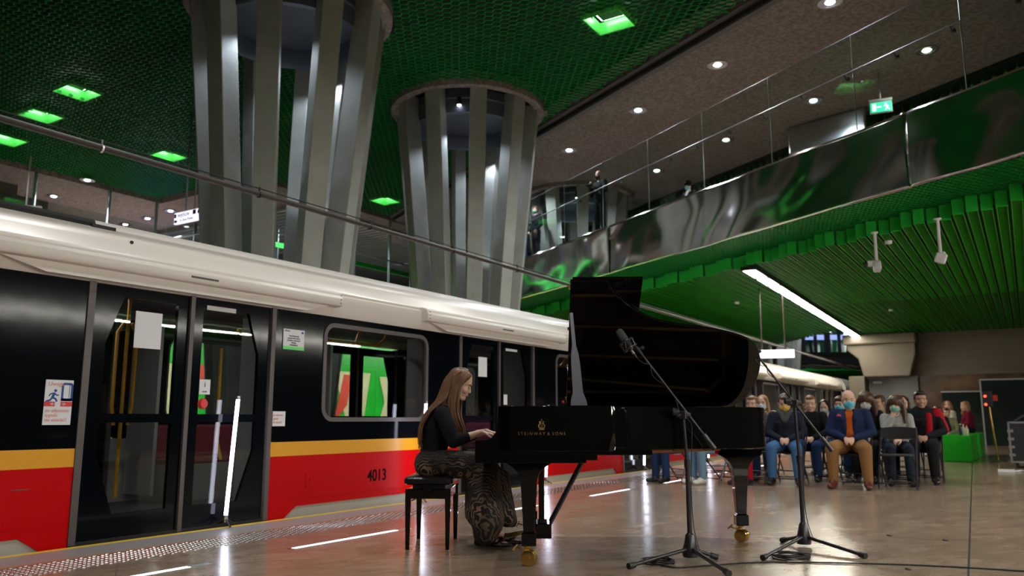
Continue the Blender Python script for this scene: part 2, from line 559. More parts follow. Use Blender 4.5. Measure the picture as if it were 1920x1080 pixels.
# ------------------------------------------------------------------ upper green mesh ceiling (real cells)
ZC = 8.0
def in_ceiling(x, y):
    if y > 14.65 + (x + 7.0) * -0.529 + 0.0: return False
    if x < -18.5 and y > 14.9: return False
    if x < -23.3: return False
    for cx, cy in COLS[:3]:
        if (x - cx) ** 2 + (y - cy) ** 2 < 1.78 ** 2: return False
    for lx, ly in HALL + HALL_ADDED:
        if abs(x - lx) < 0.36 and abs(y - ly) < 0.36: return False
    return True
vs, fs = [], []
cx_, cy_ = 0.092, 0.125
hh = 0.045
nx, ny = int(29 / cx_), int(27 / cy_)
for i in range(nx):
    for j in range(ny):
        # two wavy ribbons per column of cells make a honeycomb
        x0 = -23.4 + i * cx_
        y0 = -4.5 + j * cy_
        if not in_ceiling(x0, y0): continue
        s = 1 if j % 2 == 0 else -1
        amp = cx_ * 0.5
        for ph in (0, 1):
            sgn = s if (i + ph) % 2 == 0 else -s
            if ph == 1: continue
            p = [(x0 - sgn * amp * 0.5, y0), (x0 - sgn * amp * 0.5, y0 + cy_ * 0.3), (x0 + sgn * amp * 0.5, y0 + cy_ * 0.7), (x0 + sgn * amp * 0.5, y0 + cy_)]
            # ribbon k
            p = [(x0 - sgn * amp, y0 + cy_ * 0.1), (x0 - sgn * amp * 0.9, y0 + cy_ * 0.3), (x0 + sgn * amp * 0.9, y0 + cy_ * 0.7), (x0 + sgn * amp, y0 + cy_ * 0.9), (x0 + sgn * amp, y0 + cy_ * 1.1)]
            for q in range(4):
                (xa, ya), (xb, yb) = p[q], p[q + 1]
                b0 = len(vs)
                dx, dy = xb - xa, yb - ya
                L = math.hypot(dx, dy)
                nx_, ny_ = -dy / L * 0.006, dx / L * 0.006
                vs += [(xa - nx_, ya - ny_, ZC), (xb - nx_, yb - ny_, ZC), (xb + nx_, yb + ny_, ZC), (xa + nx_, ya + ny_, ZC), (xa, ya, ZC + hh), (xb, yb, ZC + hh)]
                fs += [(b0, b0 + 1, b0 + 2, b0 + 3), (b0, b0 + 1, b0 + 5, b0 + 4)]
o = bulk('ceiling_mesh', vs, fs, 'gmesh'); o['kind'] = 'structure'
bm = nb(); prism(bm, [(-30, -5), (6, -5), (6, 8.0), (-18.4, 20.8), (-18.4, 23), (-30, 23)], (8.32, 8.4)); struct('ceiling_void', bm, 'void')

# recessed ceiling lights in the mesh
def recessed(x, y, lab):
    t = thing('recessed_ceiling_light', lab, 'ceiling light', (x, y, ZC), 0, 'square lights in the upper green ceiling')
    bm = nb()
    for sx in (-1, 1):
        box(bm, (sx * 0.35, 0, 0.09), (0.012, 0.7, 0.24))
        box(bm, (0, sx * 0.35, 0.09), (0.7, 0.012, 0.24))
    for k in range(-3, 4):
        for sx in (-1, 1):
            box(bm, (k * 0.1, sx * 0.385, 0.03), (0.008, 0.07, 0.1)); box(bm, (sx * 0.385, k * 0.1, 0.03), (0.07, 0.008, 0.1))
    obj('green_surround', bm, 'lime', t)
    bm = nb(); box(bm, (0, 0, 0.2), (0.46, 0.46, 0.06)); obj('lamp_body', bm, 'mblack', t)
    bm = nb()
    for sx in (-1, 1):
        box(bm, (sx * 0.245, 0, 0.2), (0.012, 0.46, 0.04)); box(bm, (0, sx * 0.245, 0.2), (0.46, 0.012, 0.04))
    obj('lamp_rim', bm, 'rim_lamp', t)
for (x, y, _), l in zip(lights_up, ['square green-rimmed ceiling light above the right end of the upper ceiling, brightest of all', 'square green ceiling light topmost of the three above the train', 'square green ceiling light second of the three in line above the train',
                                    'square green ceiling light at the far left edge above the train', 'square green ceiling light just beside the first fin column', 'square green ceiling light seen between the two fin columns']):
    recessed(x, y, l)
for (x, y), l in zip(HALL_ADDED, ['over the pianist', 'over the camera', 'over the train behind the camera', 'over the nearer microphone', 'over the opposite track']):
    recessed(x, y, 'square green-rimmed ceiling light ' + l + ', above the photo')

# ------------------------------------------------------------------ mezzanine slab, ceiling, fascia
ZM = 5.6     # mezzanine floor / top of fascia
ZF = 4.4     # fascia bottom
ZP = 7.95    # plaster ceiling
bm = nb()
E0 = [(6, 14.65 - 0.529 * 13 + 0.45), (-18.4, 14.65 + 0.529 * 11.4 + 0.45)]
prism(bm, [E0[0], (6, 14.3), (-19.5, 29.6), (-19.5, 20.9), E0[1]], (ZP, ZP + 0.4)); struct('ceiling_plaster', bm, 'plaster')
bm = nb()
d = V((E0[1][0] - E0[0][0], E0[1][1] - E0[0][1], 0)); a = math.atan2(d.y, d.x); mid = V(((E0[0][0] + E0[1][0]) / 2, (E0[0][1] + E0[1][1]) / 2, 0)); nrm = V((0.4676, 0.884, 0))
box(bm, mid - nrm * 0.02 + V((0, 0, ZP + 0.02)), (d.length, 0.14, 0.16), a); box(bm, mid - nrm * 0.2 + V((0, 0, ZP + 0.10)), (d.length, 0.12, 0.1), a)
struct('trim_4', bm, 'jamb')
bm = nb(); box(bm, mid - nrm * 0.32 + V((0, 0, ZP + 0.2)), (d.length, 0.5, 0.04), a); struct('trim_5', bm, 'plaster')
bm = nb(); box(bm, mid - nrm * 0.11 + V((0, 0, ZP - 0.01)), (d.length, 0.03, 0.05), a); struct('trim_6', bm, 'void')
# far green ceiling beyond the plaster band
vs, fs = [], []
for i in range(110):
    x = 2 - i * 0.2
    ya = 14.3 - 0.6 * (x - 6) + 0.02
    b0 = len(vs)
    vs += [(x, ya, 7.7), (x, ya + 14, 7.7), (x, ya + 14, 7.85), (x, ya, 7.85)]; fs.append((b0, b0 + 1, b0 + 2, b0 + 3))
    b0 = len(vs)
    vs += [(x - 0.03, ya, 7.7), (x + 0.03, ya, 7.7), (x + 0.03, ya + 14, 7.7), (x - 0.03, ya + 14, 7.7)]; fs.append((b0, b0 + 1, b0 + 2, b0 + 3))
for j in range(90):
    pass
o = bulk('ceiling_far', vs, fs, 'gmesh2'); o['kind'] = 'structure'
bm = nb(); prism(bm, [(6, 14.4), (6, 40), (-20, 46), (-20, 30.0)], (7.95, 8.1)); struct('ceiling_far_void', bm, 'void')
# mezzanine floor slab
bm = nb(); prism(bm, [tuple(fp(-6, 0.03)[:2]), tuple(fp(19, 0.03)[:2]), tuple(fp(19, 9)[:2]), tuple(fp(-6, 9)[:2])], (ZM - 0.35, ZM - 0.03)); struct('floor_mezzanine', bm, 'stone2')
# rippled polished steel fascia, panel by panel
seams = [-6.2, 1.72, 9.95, 18.5]
tt = [-6.2, 1.72, 9.95, 18.6]
rnd = random.Random(3)
for k in range(3):
    t0, t1 = tt[k], tt[k + 1]
    n, mz = 150, 22
    vs, fs = [], []
    waves = [(rnd.uniform(0.5, 2.4), rnd.uniform(0, 6.3), rnd.uniform(-2.2, 2.2), rnd.uniform(0.35, 1)) for _ in range(9)]
    for i in range(n + 1):
        t = t0 + 0.006 + (t1 - t0 - 0.012) * i / n
        for j in range(mz + 1):
            z = ZF + (ZM - ZF) * j / mz
            o_ = 0
            for f_, p_, sk, am in waves:
                o_ += 0.011 * am / f_ * math.sin(f_ * 2.1 * t + p_ + sk * (z - 5) * 1.3 + 0.8 * math.sin(2.1 * z + p_ * 2 + 0.5 * t))
            o_ += 0.006 * math.sin(4.2 * z + 1.7 * math.sin(1.1 * t + k) + 0.6 * t) + 0.0022 * math.sin(9 * z + 2.3 * t)
            vs.append(tuple(fp(t, o_, z)))
    for i in range(n):
        for j in range(mz):
            b0 = i * (mz + 1) + j
            fs.append((b0, b0 + 1, b0 + mz + 2, b0 + mz + 1))
    o = bulk('fascia_panel', vs, fs, 'steel')
    for p_ in o.data.polygons: p_.use_smooth = True
    sm = o.modifiers.new('thickness', 'SOLIDIFY'); sm.thickness = 0.02
    tag(o, ['rippled polished steel fascia panel under the glass balustrade, far right end', 'long rippled steel fascia panel below the standing officer in the cap', 'rippled steel fascia panel nearest the second fin column, below the photographer'][k], 'fascia panel', 'steel fascia of the bridge')
# soffit of fine green mesh and the notched rib ceiling under the bridge
vs, fs = [], []
def strip_fn(vs, fs, a, b, w_, z0, z1=0.04):
    d_ = (b - a).normalized(); n_ = V((-d_.y, d_.x, 0)) * w_ / 2
    b0 = len(vs)
    vs += [tuple(a - n_ + V((0, 0, z0))), tuple(b - n_ + V((0, 0, z0))), tuple(b + n_ + V((0, 0, z0))), tuple(a + n_ + V((0, 0, z0)))]
    fs.append((b0, b0 + 1, b0 + 2, b0 + 3))
    b0 = len(vs)
    vs += [tuple(a + V((0, 0, z0))), tuple(b + V((0, 0, z0))), tuple(b + V((0, 0, z0 + z1))), tuple(a + V((0, 0, z0 + z1)))]
    fs.append((b0, b0 + 1, b0 + 2, b0 + 3))
for i in range(22):
    strip_fn(vs, fs, fp(-5, 0.06 + i * 0.1), fp(19, 0.06 + i * 0.1), 0.012, ZF + 0.02)
for i in range(240):
    strip_fn(vs, fs, fp(-5 + i * 0.1, 0.03), fp(-5 + i * 0.1, 2.2), 0.012, ZF + 0.02)
o = bulk('ceiling_soffit', vs, fs, 'gmesh'); o['kind'] = 'structure'
bm = nb(); prism(bm, [tuple(fp(-5, 0.03)[:2]), tuple(fp(19, 0.03)[:2]), (-16, 44.5), (-4.95, 30.1), (-4.95, 34.6), (2.5, 34.6)], (ZF + 0.05, ZF + 0.12)); struct('ceiling_soffit_void', bm, 'void')
vs, fs, ve, fe = [], [], [], []
ZR = 4.15
PIT = 0.20
x = 2.0
idx = 0
while x > -16:
    ys = fasc_y(x) + 1.5 + 0.16 * ((idx // 2) % 2) 
    ye = 35 if x > -5.2 else 30.2 + (-4.9 - x) * 1.43
    ye = min(ye, 46)
    if not (-5.18 < x - PIT * 0.45 and x < -4.5 - 99):
        for sx in (0.0, PIT * 0.72):
            a_, b_ = V((x - sx, ys, 0)), V((x - sx, ye, 0))
            strip_fn(vs, fs, a_, b_, 0.016, ZR)
            b0 = len(vs); vs += [(x - sx, ys, ZR), (x - sx, ye, ZR), (x - sx, ye, ZR + 0.07), (x - sx, ys, ZR + 0.07)]; fs.append((b0, b0 + 1, b0 + 2, b0 + 3))
        yv = ys + 0.05
        while yv < ye:
            strip_fn(vs, fs, V((x, yv, 0)), V((x - PIT * 0.72, yv, 0)), 0.014, ZR + 0.005, 0.012)
            yv += 0.1 if yv < 24 else 0.2
        # solid green rib end
        b0 = len(ve)
        ve += [(x + 0.012, ys - 0.01, ZR - 0.01), (x - PIT * 0.72 - 0.012, ys - 0.01, ZR - 0.01), (x - PIT * 0.72 - 0.012, ys - 0.01, ZF), (x + 0.012, ys - 0.01, ZF)]
        fe.append((b0, b0 + 1, b0 + 2, b0 + 3))
    x -= PIT
    idx += 1
o = bulk('ceiling_ribs', vs, fs, 'gmesh2'); o['kind'] = 'structure'
o = bulk('trim_7', ve, fe, 'gsolid'); o['kind'] = 'structure'
sm = o.modifiers.new('thickness', 'SOLIDIFY'); sm.thickness = 0.012
# line lamp under the bridge: row of separate panels
for k in range(14):
    yk = 17.4 + k * 1.22
    xk = -4.78 - 0.036 * (yk - 17)
    t = thing('line_light_panel', 'bright white rectangular panel of the ceiling line light under the bridge', 'ceiling light', (xk, yk, ZR - 0.09), 0.036, 'panels of the line light under the bridge')
    bm = nb(); box(bm, (0, 0, 0.04), (0.32, 1.2, 0.07)); obj('housing', bm, 'void', t)
    bm = nb(); box(bm, (0, 0, 0.0), (0.26, 1.0, 0.004)); obj('diffuser', bm, 'line_lamp', t)
    words = ['nearest the fascia, first of the row', 'second of the row', 'third of the row', 'fourth of the row', 'fifth of the row', 'sixth of the row', 'seventh of the row', 'eighth of the row', 'ninth of the row', 'tenth of the row', 'eleventh of the row', 'twelfth of the row', 'thirteenth of the row', 'at the far end above the concrete bracket']
    t['label'] = 'white ceiling light panel under the bridge, ' + words[k]
# near line lamps beside the camera's platform (seen mirrored in the train windows)
for k in range(15):
    yk = -3.6 + k * 1.5
    t = thing('hanging_line_light', 'slim white line lamp hanging along the platform opposite the train doors', 'line lamp', (NEAR_X, yk, NEAR_Z), 0, 'hanging line lamps reflected in the train windows')
    bm = nb(); box(bm, (0, 0, 0.05), (0.14, 1.4, 0.06)); obj('housing', bm, 'steel2', t)
    bm = nb(); box(bm, (0, 0, 0.0), (0.11, 1.38, 0.03)); obj('diffuser', bm, 'near_lamp', t)
bm = nb(); box2(bm, (NEAR_X - 0.5, -5, NEAR_Z + 0.1), (9, 20, NEAR_Z + 0.2)); struct('ceiling_low', bm, 'gmesh2')
bm = nb(); box2(bm, (8.9, -5, 0), (9, 60, NEAR_Z + 0.1)); struct('wall_right', bm, 'void')
bm = nb(); box2(bm, (-9, -5.1, 0), (9, -5, 8)); struct('wall_rear', bm, 'void')

# downlights in the plaster ceiling
def downlight_proto():
    t = thing('downlight', 'x', 'downlight', (0, 0, ZP), 0, 'round downlights in the concrete ceiling')
    bm = nb(); lathe(bm, [(0.15, 0.0), (0.2, 0.0), (0.205, -0.015), (0.195, -0.02), (0.15, -0.012), (0.15, 0.0)], n=28, cap=False); obj('trim_ring', bm, 'steel2', t, smooth=True)
    bm = nb(); lathe(bm, [(0.0, -0.004), (0.15, -0.004), (0.15, -0.001), (0.0, -0.001)], n=24, cap=False); obj('reflector', bm, 'steel2', t)
    bm = nb(); lathe(bm, [(0.0, -0.03), (0.06, -0.022), (0.085, -0.004)], n=20, cap=False); obj('lamp', bm, 'lamp', t)
    return t
DL = [(-2.25, 13.6, 0), (-4.66, 14.95, 1), (-6.98, 16.31, 0), (-9.65, 17.9, 0), (-1.05, 16.5, 1), (-3.45, 17.9, 0), (-5.9, 19.35, 1), (-8.38, 20.8, 0), (-12.1, 19.5, 0), (-14.5, 20.9, 0)]
dlab = ['downlight at the very top of the photo in the concrete ceiling', 'yellowish downlight below the green ceiling edge, second from the top', 'white downlight third along the ceiling edge row', 'white downlight just above the third fin column', 'yellowish downlight above the hanging exit sign',
        'white downlight between exit sign and steel bulkhead', 'yellowish downlight behind the glass, above the officer', 'white downlight beside the third fin column behind glass', 'downlight behind the second fin column', 'downlight beyond the second fin column, farthest along the edge']
p0 = downlight_proto()
for k, (x, y, ye) in enumerate(DL):
    o = p0 if k == 0 else copy_tree(p0)
    o.location = (x, y, ZP)
    o['label'] = dlab[k]
    if ye:
        for ch in o.children:
            if ch.name.startswith('lamp'):
                ch.data = ch.data.copy(); ch.data.materials[0] = M['lampy']
    spot('downlight_beam', (x, y, ZP - 0.05), (x, y, 0), 190, (1, 0.97, 0.9) if ye else (0.85, 0.9, 1), 150, 0.07)

# glass balustrade on the bridge
ZG = 7.3
panes = [-6.0 + 0.0]
step = 1.9
tpos = [0.74 + step * k for k in range(-2, 9)]
bal = thing('glass_balustrade', 'tall frameless glass balustrade with a steel handrail standing on the steel bridge fascia', 'balustrade', fp(0, 0.04, ZM))
bal.location = (0, 0, 0)
for k in range(len(tpos) - 1):
    bm = nb()
    a_, b_ = fp(tpos[k] + 0.008, 0.06), fp(tpos[k + 1] - 0.008, 0.06)
    mid = (a_ + b_) / 2; L = (b_ - a_).length
    box(bm, (mid.x, mid.y, (ZM + ZG) / 2 - 0.05), (L, 0.018, ZG - ZM + 0.1), math.atan2(FD.y, FD.x))
    obj('pane', bm, 'glass', bal)
    bm = nb()
    tube(bm, [fp(tpos[k], 0.06, ZM - 0.1), fp(tpos[k], 0.06, ZG)], 0.009, 6); obj('joint', bm, 'steel2', bal)
bm = nb(); tube(bm, [fp(tpos[0], 0.06, ZG), fp(tpos[-1], 0.06, ZG)], 0.009, 6); obj('top_rail', bm, 'rail', bal)
bm = nb(); tube(bm, [fp(tpos[0], -0.03, 6.62), fp(tpos[-1], -0.03, 6.62)], 0.014, 8); obj('handrail', bm, 'rail', bal)
for k in range(18):
    bm = nb(); t_ = -2 + k * 0.95
    tube(bm, [fp(t_, -0.03, 6.62), fp(t_, 0.02, 6.56), fp(t_, 0.06, 6.56)], 0.012, 6); box(bm, fp(t_, 0.05, 6.56), (0.05, 0.05, 0.05), math.atan2(FD.y, FD.x)); obj('bracket', bm, 'mblack', bal)

# exit sign on a pole, steel bulkhead
def exit_sign(loc, rz, size, label, top, name='exit_sign'):
    t = thing(name, label, 'exit sign', loc, rz)
    w_, h_ = size
    bm = nb(); box(bm, (0, 0, 0), (w_, 0.05, h_)); box(bm, (0, 0, h_ / 2 + 0.03), (w_ * 1.04, 0.07, 0.05)); obj('case', bm, 'inter', t)
    bm = nb(); box(bm, (0, -0.03, 0), (w_ * 0.94, 0.012, h_ * 0.86)); obj('face', bm, 'sign_green', t)
    bm = nb(); box(bm, (-w_ * 0.3, -0.042, 0), (w_ * 0.16, 0.01, h_ * 0.6))
    box(bm, (-w_ * 0.08, -0.042, 0), (w_ * 0.2, 0.01, h_ * 0.08)); box(bm, (w_ * 0.22, -0.042, h_ * 0.2), (h_ * 0.14, 0.01, h_ * 0.14))
    tube(bm, [(w_ * 0.22, -0.042, h_ * 0.1), (w_ * 0.26, -0.042, -h_ * 0.1), (w_ * 0.18, -0.042, -h_ * 0.3)], h_ * 0.05, 5)
    tube(bm, [(w_ * 0.26, -0.042, -h_ * 0.1), (w_ * 0.36, -0.042, -h_ * 0.28)], h_ * 0.045, 5)
    tube(bm, [(w_ * 0.12, -0.042, h_ * 0.05), (w_ * 0.24, -0.042, h_ * 0.08), (w_ * 0.34, -0.042, -h_ * 0.02)], h_ * 0.04, 5)
    obj('pictogram', bm, 'sign_pict', t)
    bm = nb(); tube(bm, [(0, 0, h_ / 2), (0, 0, top - loc[2])], 0.02, 8); obj('pole', bm, 'inter', t)
    return t
exit_sign((-2.0, 17.1, 7.2), R(10), (0.42, 0.24), 'green lit exit sign hanging on a white pole above the bridge', ZP)
bm = nb()
c_ = fp(2.3, 8.0)
box(bm, (-3.35, 19.45, 7.6), (1.9, 0.8, 0.7), -0.25); o = obj('steel_bulkhead', bm, 'steel2', bevel=0.05)
tag(o, 'steel clad bulkhead box under the mezzanine ceiling behind the glass', 'bulkhead')
bm = nb(); box(bm, (-4.2, 19.9, 6.6), (0.14, 0.14, 2.0)); struct('trim_8', bm, 'beige')
bm = nb(); box(bm, (-4.5, 29, 6.4), (26, 0.1, 3.2), math.atan2(FD.y, FD.x)); struct('wall_mezzanine', bm, 'darkwall')

# ------------------------------------------------------------------ the fin columns
def column(cx, cy, lab, zbot=-1.2, rot=0.0, spot_on=True, ztop=8.02):
    t = thing('fin_column', lab, 'column', (cx, cy, 0), rot, 'columns of splayed concrete fins')
    N = 10
    H0 = ztop
    def rad(z): return 0.68 + (RTOP - 0.68) * ((z + 1.2) / (H0 + 1.2)) ** 1.15
    for k in range(N):
        a = 2 * math.pi * k / N
        bm = nb()
        prev = None
        for j in range(7):
            z = zbot + (H0 - zbot) * j / 6
            r = rad(z); wd = 0.15 + 0.035 * j / 6; dp = 0.21
            pts = [(r - dp, -wd * 0.72), (r + dp * 0.75, -wd), (r + dp * 0.75, wd), (r - dp, wd * 0.72)]
            cur = [bm.verts.new((p[0] * math.cos(a) - p[1] * math.sin(a), p[0] * math.sin(a) + p[1] * math.cos(a), z)) for p in pts]
            if prev:
                for q in range(4): bm.faces.new((prev[q], prev[(q + 1) % 4], cur[(q + 1) % 4], cur[q]))
            else: bm.faces.new(cur)
            prev = cur
        bm.faces.new(prev)
        obj('fin', bm, 'conc', t, bevel=0.015)
    bm = nb()
    lathe(bm, [(0.0, H0 - 0.02), (1.3, H0 - 0.02), (1.3, H0 - 0.42), (1.27, H0 - 0.54), (1.2, H0 - 0.56), (1.16, H0 - 0.5), (1.14, H0 - 0.2), (0.0, H0 - 0.2)], n=40, cap=False)
    lathe(bm, [(1.3, H0 - 0.2), (1.33, H0 - 0.22), (1.3, H0 - 0.25)], n=40, cap=False)
    obj('inner_drum', bm, 'drum', t, smooth=True)
    bm = nb(); lathe(bm, [(RTOP + 0.08, H0 + 0.2), (RTOP + 0.27, H0 + 0.2), (RTOP + 0.27, H0 - 0.12), (RTOP + 0.20, H0 - 0.14), (RTOP + 0.08, H0 - 0.12), (RTOP + 0.08, H0 + 0.2)], n=48, cap=False)
    obj('ceiling_ring', bm, 'plaster', t, smooth=True)
    # small spotlight on the drum
    sa = R(-62) - rot
    p = V((1.36 * math.cos(sa), 1.36 * math.sin(sa), H0 - 0.36))
    bm = nb(); tube(bm, [p + V((0, 0, 0.12)), p - V((0, 0, 0.06))], 0.05, 12); h = obj('spotlight', bm, 'mblack', t)
    bm = nb(); tube(bm, [p - V((0, 0, 0.061)), p - V((0, 0, 0.07))], 0.045, 12); obj('spotlight_lens', bm, 'lamp', h)
    if spot_on:
        for k2, sa2 in enumerate((sa, sa + R(150))):
            pw = Matrix.Rotation(rot, 3, 'Z') @ V((1.0 * math.cos(sa2), 1.0 * math.sin(sa2), H0 - 0.9))
            spot('column_spot', (cx + pw.x, cy + pw.y, pw.z), (cx, cy, 1.5), 45, (0.72, 0.82, 1.0), 150, 0.06)
            pw = Matrix.Rotation(rot, 3, 'Z') @ V((0.55 * math.cos(sa2), 0.55 * math.sin(sa2), 4.2))
            spot('column_uplight', (cx + pw.x, cy + pw.y, max(4.2, zbot + 0.3)), (cx, cy, 8), 12, (0.8, 0.88, 1.0), 140, 0.06)
    return t
clab = ['huge column of splayed concrete fins nearest the camera, top cut by the frame', 'second column of splayed concrete fins, behind the pianist', 'pale fin column rising through the bridge behind the photographer', 'distant fin column beyond the end of the piano lid', 'more distant fin column right of the hanging lit sign', 'farthest fin column, beside the blue lit display']
for k, (x, y) in enumerate(COLS):
    column(x, y, clab[k], rot=R([-53, -46, -20, 0, 10, 20][k]), spot_on=k != 3, zbot=5.45 if k == 2 else -1.2, ztop=8.02 if k < 2 else 7.96)

# ------------------------------------------------------------------ hanging cable pipe above the train
bm = nb()
pts = [(-6.05, -2, 3.07), (-6.05, 40, 3.02)]
tube(bm, pts, 0.028, 10); t = thing('cable_conduit', 'long dark cable conduit hanging above the train roof', 'conduit'); obj('pipe', bm, 'pipe', t, smooth=True)
bm = nb(); tube(bm, [(-6.05, -2, 3.125), (-6.05, 40, 3.075)], 0.006, 6); obj('carrier_wire', bm, 'mblack', t)
for yk in (3.38, 4.95, 6.5, 8.05, 9.6, 11.2):
    bm = nb(); lathe(bm, [(0.034, -0.008), (0.034, 0.008)], (-6.05, yk, 3.06 - yk * 0.0008), 12, 'Y', cap=True); box(bm, (-6.05, yk, 3.1), (0.012, 0.014, 0.06)); obj('clamp', bm, 'steel2' if yk < 4 else 'mblack', t)

# ------------------------------------------------------------------ opposite side
bm = nb(); box2(bm, (-20.2, -6, -0.3), (-20, 60, 4.0)); struct('wall_left', bm, 'greenwall')
vs, fs = [], []
for i in range(190):
    y = 2 + i * 0.2
    b0 = len(vs); vs += [(-14.2, y, 3.7), (-20, y, 3.7), (-20, y, 3.8), (-14.2, y, 3.8)]; fs.append((b0, b0 + 1, b0 + 2, b0 + 3))
    b0 = len(vs); vs += [(-14.2, y - 0.05, 3.7), (-20, y - 0.05, 3.7), (-20, y + 0.05, 3.7), (-14.2, y + 0.05, 3.7)]; fs.append((b0, b0 + 1, b0 + 2, b0 + 3))
o = bulk('ceiling_opposite', vs, fs, 'gmesh2'); o['kind'] = 'structure'
bm = nb(); box2(bm, (-20, -6, 3.85), (-14.2, 60, 4.0)); struct('ceiling_opposite_void', bm, 'void')
for k in range(14):
    t = thing('opposite_line_light', 'white line lamp over the opposite platform seen through the train windows', 'line lamp', (-17.2, 8 + k * 1.6, 3.66), 0, 'line lamps over the opposite platform')
    bm = nb(); box(bm, (0, 0, 0), (0.2, 1.5, 0.03)); obj('diffuser', bm, 'opp_lamp', t)
# mural on the opposite wall
mur = thing('wall_mural', 'cream and red abstract shapes painted on the green wall across the tracks', 'mural', (-19.98, 0, 0))
def mural_poly(name, pts, m, d=0.02):
    bm = nb(); prism(bm, pts, (0, d), 'YZ'); obj(name, bm, m, mur)
for off in (-9.0, 0, 9.0, 18):
    Y0 = 19.0 + off
    bm = nb(); lathe(bm, [(0.0, 0.02), (0.85, 0.02), (0.85, 0.0)], (0, Y0 - 0.2, 1.7), 28, 'X', cap=False); obj('cream_disc', bm, 'cream', mur)
    bm = nb(); lathe(bm, [(0.0, 0.015), (0.35, 0.015), (0.35, 0.0)], (0.01, Y0 + 0.35, 0.95), 14, 'X', cap=False); obj('grey_wheel', bm, 'mgrey', mur)
    mural_poly('cream_panel', [(Y0 + 0.9, 2.55), (Y0 + 2.7, 2.55), (Y0 + 2.4, 0.8), (Y0 + 1.6, 0.7)], 'cream')
    mural_poly('red_figure', [(Y0 + 0.95, 0.8), (Y0 + 1.15, 1.6), (Y0 + 1.35, 2.45), (Y0 + 1.75, 2.45), (Y0 + 1.55, 1.4)], 'mred', 0.03)
    mural_poly('red_stripe', [(Y0 + 2.0, 1.0), (Y0 + 1.95, 2.4), (Y0 + 2.15, 2.4), (Y0 + 2.2, 1.0)], 'mred', 0.03)
    mural_poly('grey_blot', [(Y0 + 1.9, 0.7), (Y0 + 1.95, 1.1), (Y0 + 2.3, 1.2), (Y0 + 2.35, 0.75)], 'mgrey', 0.035)
    mural_poly('cream_seven', [(Y0 + 3.2, 2.45), (Y0 + 5.0, 2.45), (Y0 + 4.2, 1.5), (Y0 + 3.8, 0.5), (Y0 + 3.1, 0.5), (Y0 + 3.5, 1.5)], 'cream')
    mural_poly('red_seven', [(Y0 + 3.9, 2.47), (Y0 + 5.1, 2.47), (Y0 + 4.3, 1.4), (Y0 + 3.9, 0.3), (Y0 + 3.75, 0.3), (Y0 + 4.0, 1.4), (Y0 + 4.5, 2.2)], 'mred', 0.03)
    for k in range(14):
        mural_poly('red_speckle', [(Y0 + 0.8 + rnd.random() * 1.1 + a_, b_) for a_, b_ in ()] or [(lambda a_, b_: [(a_, b_), (a_ + .07, b_), (a_ + .07, b_ + .07), (a_, b_ + .07)])(Y0 + 0.95 + rnd.random() * 1.3, 1.4 + rnd.random() * 1.0)][0], 'mred', 0.025) if k < 10 else None
# opposite mezzanine
bm = nb(); box2(bm, (-30, -4, 5.0), (-18.4, 45, 5.3)); struct('floor_opposite_mezzanine', bm, 'stone2')
bm = nb(); box2(bm, (-18.4, 15.3, 5.12), (-18.34, 34, 5.42)); struct('trim_9', bm, 'gsolid')
bm = nb(); box2(bm, (-23.2, 6, 5.12), (-23.14, 15.3, 5.3)); struct('trim_10', bm, 'darkwall')
bm = nb(); box2(bm, (-24, 17, 6.12), (-23.95, 40, 6.3)); 
bm.free(); bm = nb(); box2(bm, (-20.6, 15.5, 6.55), (-20.54, 27.5, 6.72)); struct('trim_11', bm, 'gsolid')
bm = nb(); prism(bm, [(-18.6, 15.2), (-18.6, 36), (-31, 36), (-31, -4), (-23.4, -4), (-23.4, 15.2)], (7.9, 8.1)); struct('ceiling_opposite_upper', bm, 'plaster')
bm = nb(); box2(bm, (-30.2, -5, 4.9), (-30, 45, 8)); struct('wall_far_left', bm, 'darkwall')
bm = nb(); box2(bm, (-27.5, 21.0, 5.3), (-27.4, 34, 7.7)); struct('wall_slatted', bm, 'slat')
bm = nb()
for k in range(62):
    box(bm, (-24.3, 17.5 + k * 0.3, 7.72), (9.8, 0.17, 0.06))
struct('ceiling_slats', bm, 'slat')
bm = nb(); box(bm, (-27.6, 11.8, 6.6), (2.6, 2.6, 2.6)); box(bm, (-25.5, 9.8, 6.6), (0.7, 3.6, 2.6)); struct('wall_stair_core', bm, 'darkwall')
op = thing('steel_post_screen', 'glass screen with steel posts and rails on the mezzanine across the tracks', 'glass screen')
for (x, y, zt) in [(-18.5, 18.85, 7.9), (-18.5, 19.15, 7.9), (-18.5, 20.9, 7.9), (-18.5, 22.1, 7.9), (-18.5, 22.4, 7.9), (-18.5, 16.9, 7.9), (-20.6, 17.7, 7.2), (-20.6, 20.3, 7.2), (-23.3, 13.4, 7.9), (-23.3, 15.0, 7.9), (-21.5, 15.2, 7.0), (-19.4, 15.2, 6.4), (-18.9, 15.2, 6.4), (-23.3, 11.2, 7.9), (-23.3, 9.2, 7.9)]:
    bm = nb(); tube(bm, [(x, y, 5.3), (x, y, zt)], 0.055, 10); obj('post', bm, 'steel2', op, smooth=True)
bm = nb(); tube(bm, [(-18.45, 15.4, 6.42), (-18.45, 33, 6.36)], 0.03, 8); obj('rail', bm, 'steel2', op)
bm = nb(); tube(bm, [(-23.25, 6, 6.6), (-23.25, 15.1, 6.6), (-18.5, 15.2, 6.6)], 0.03, 8); obj('rail', bm, 'steel2', op)
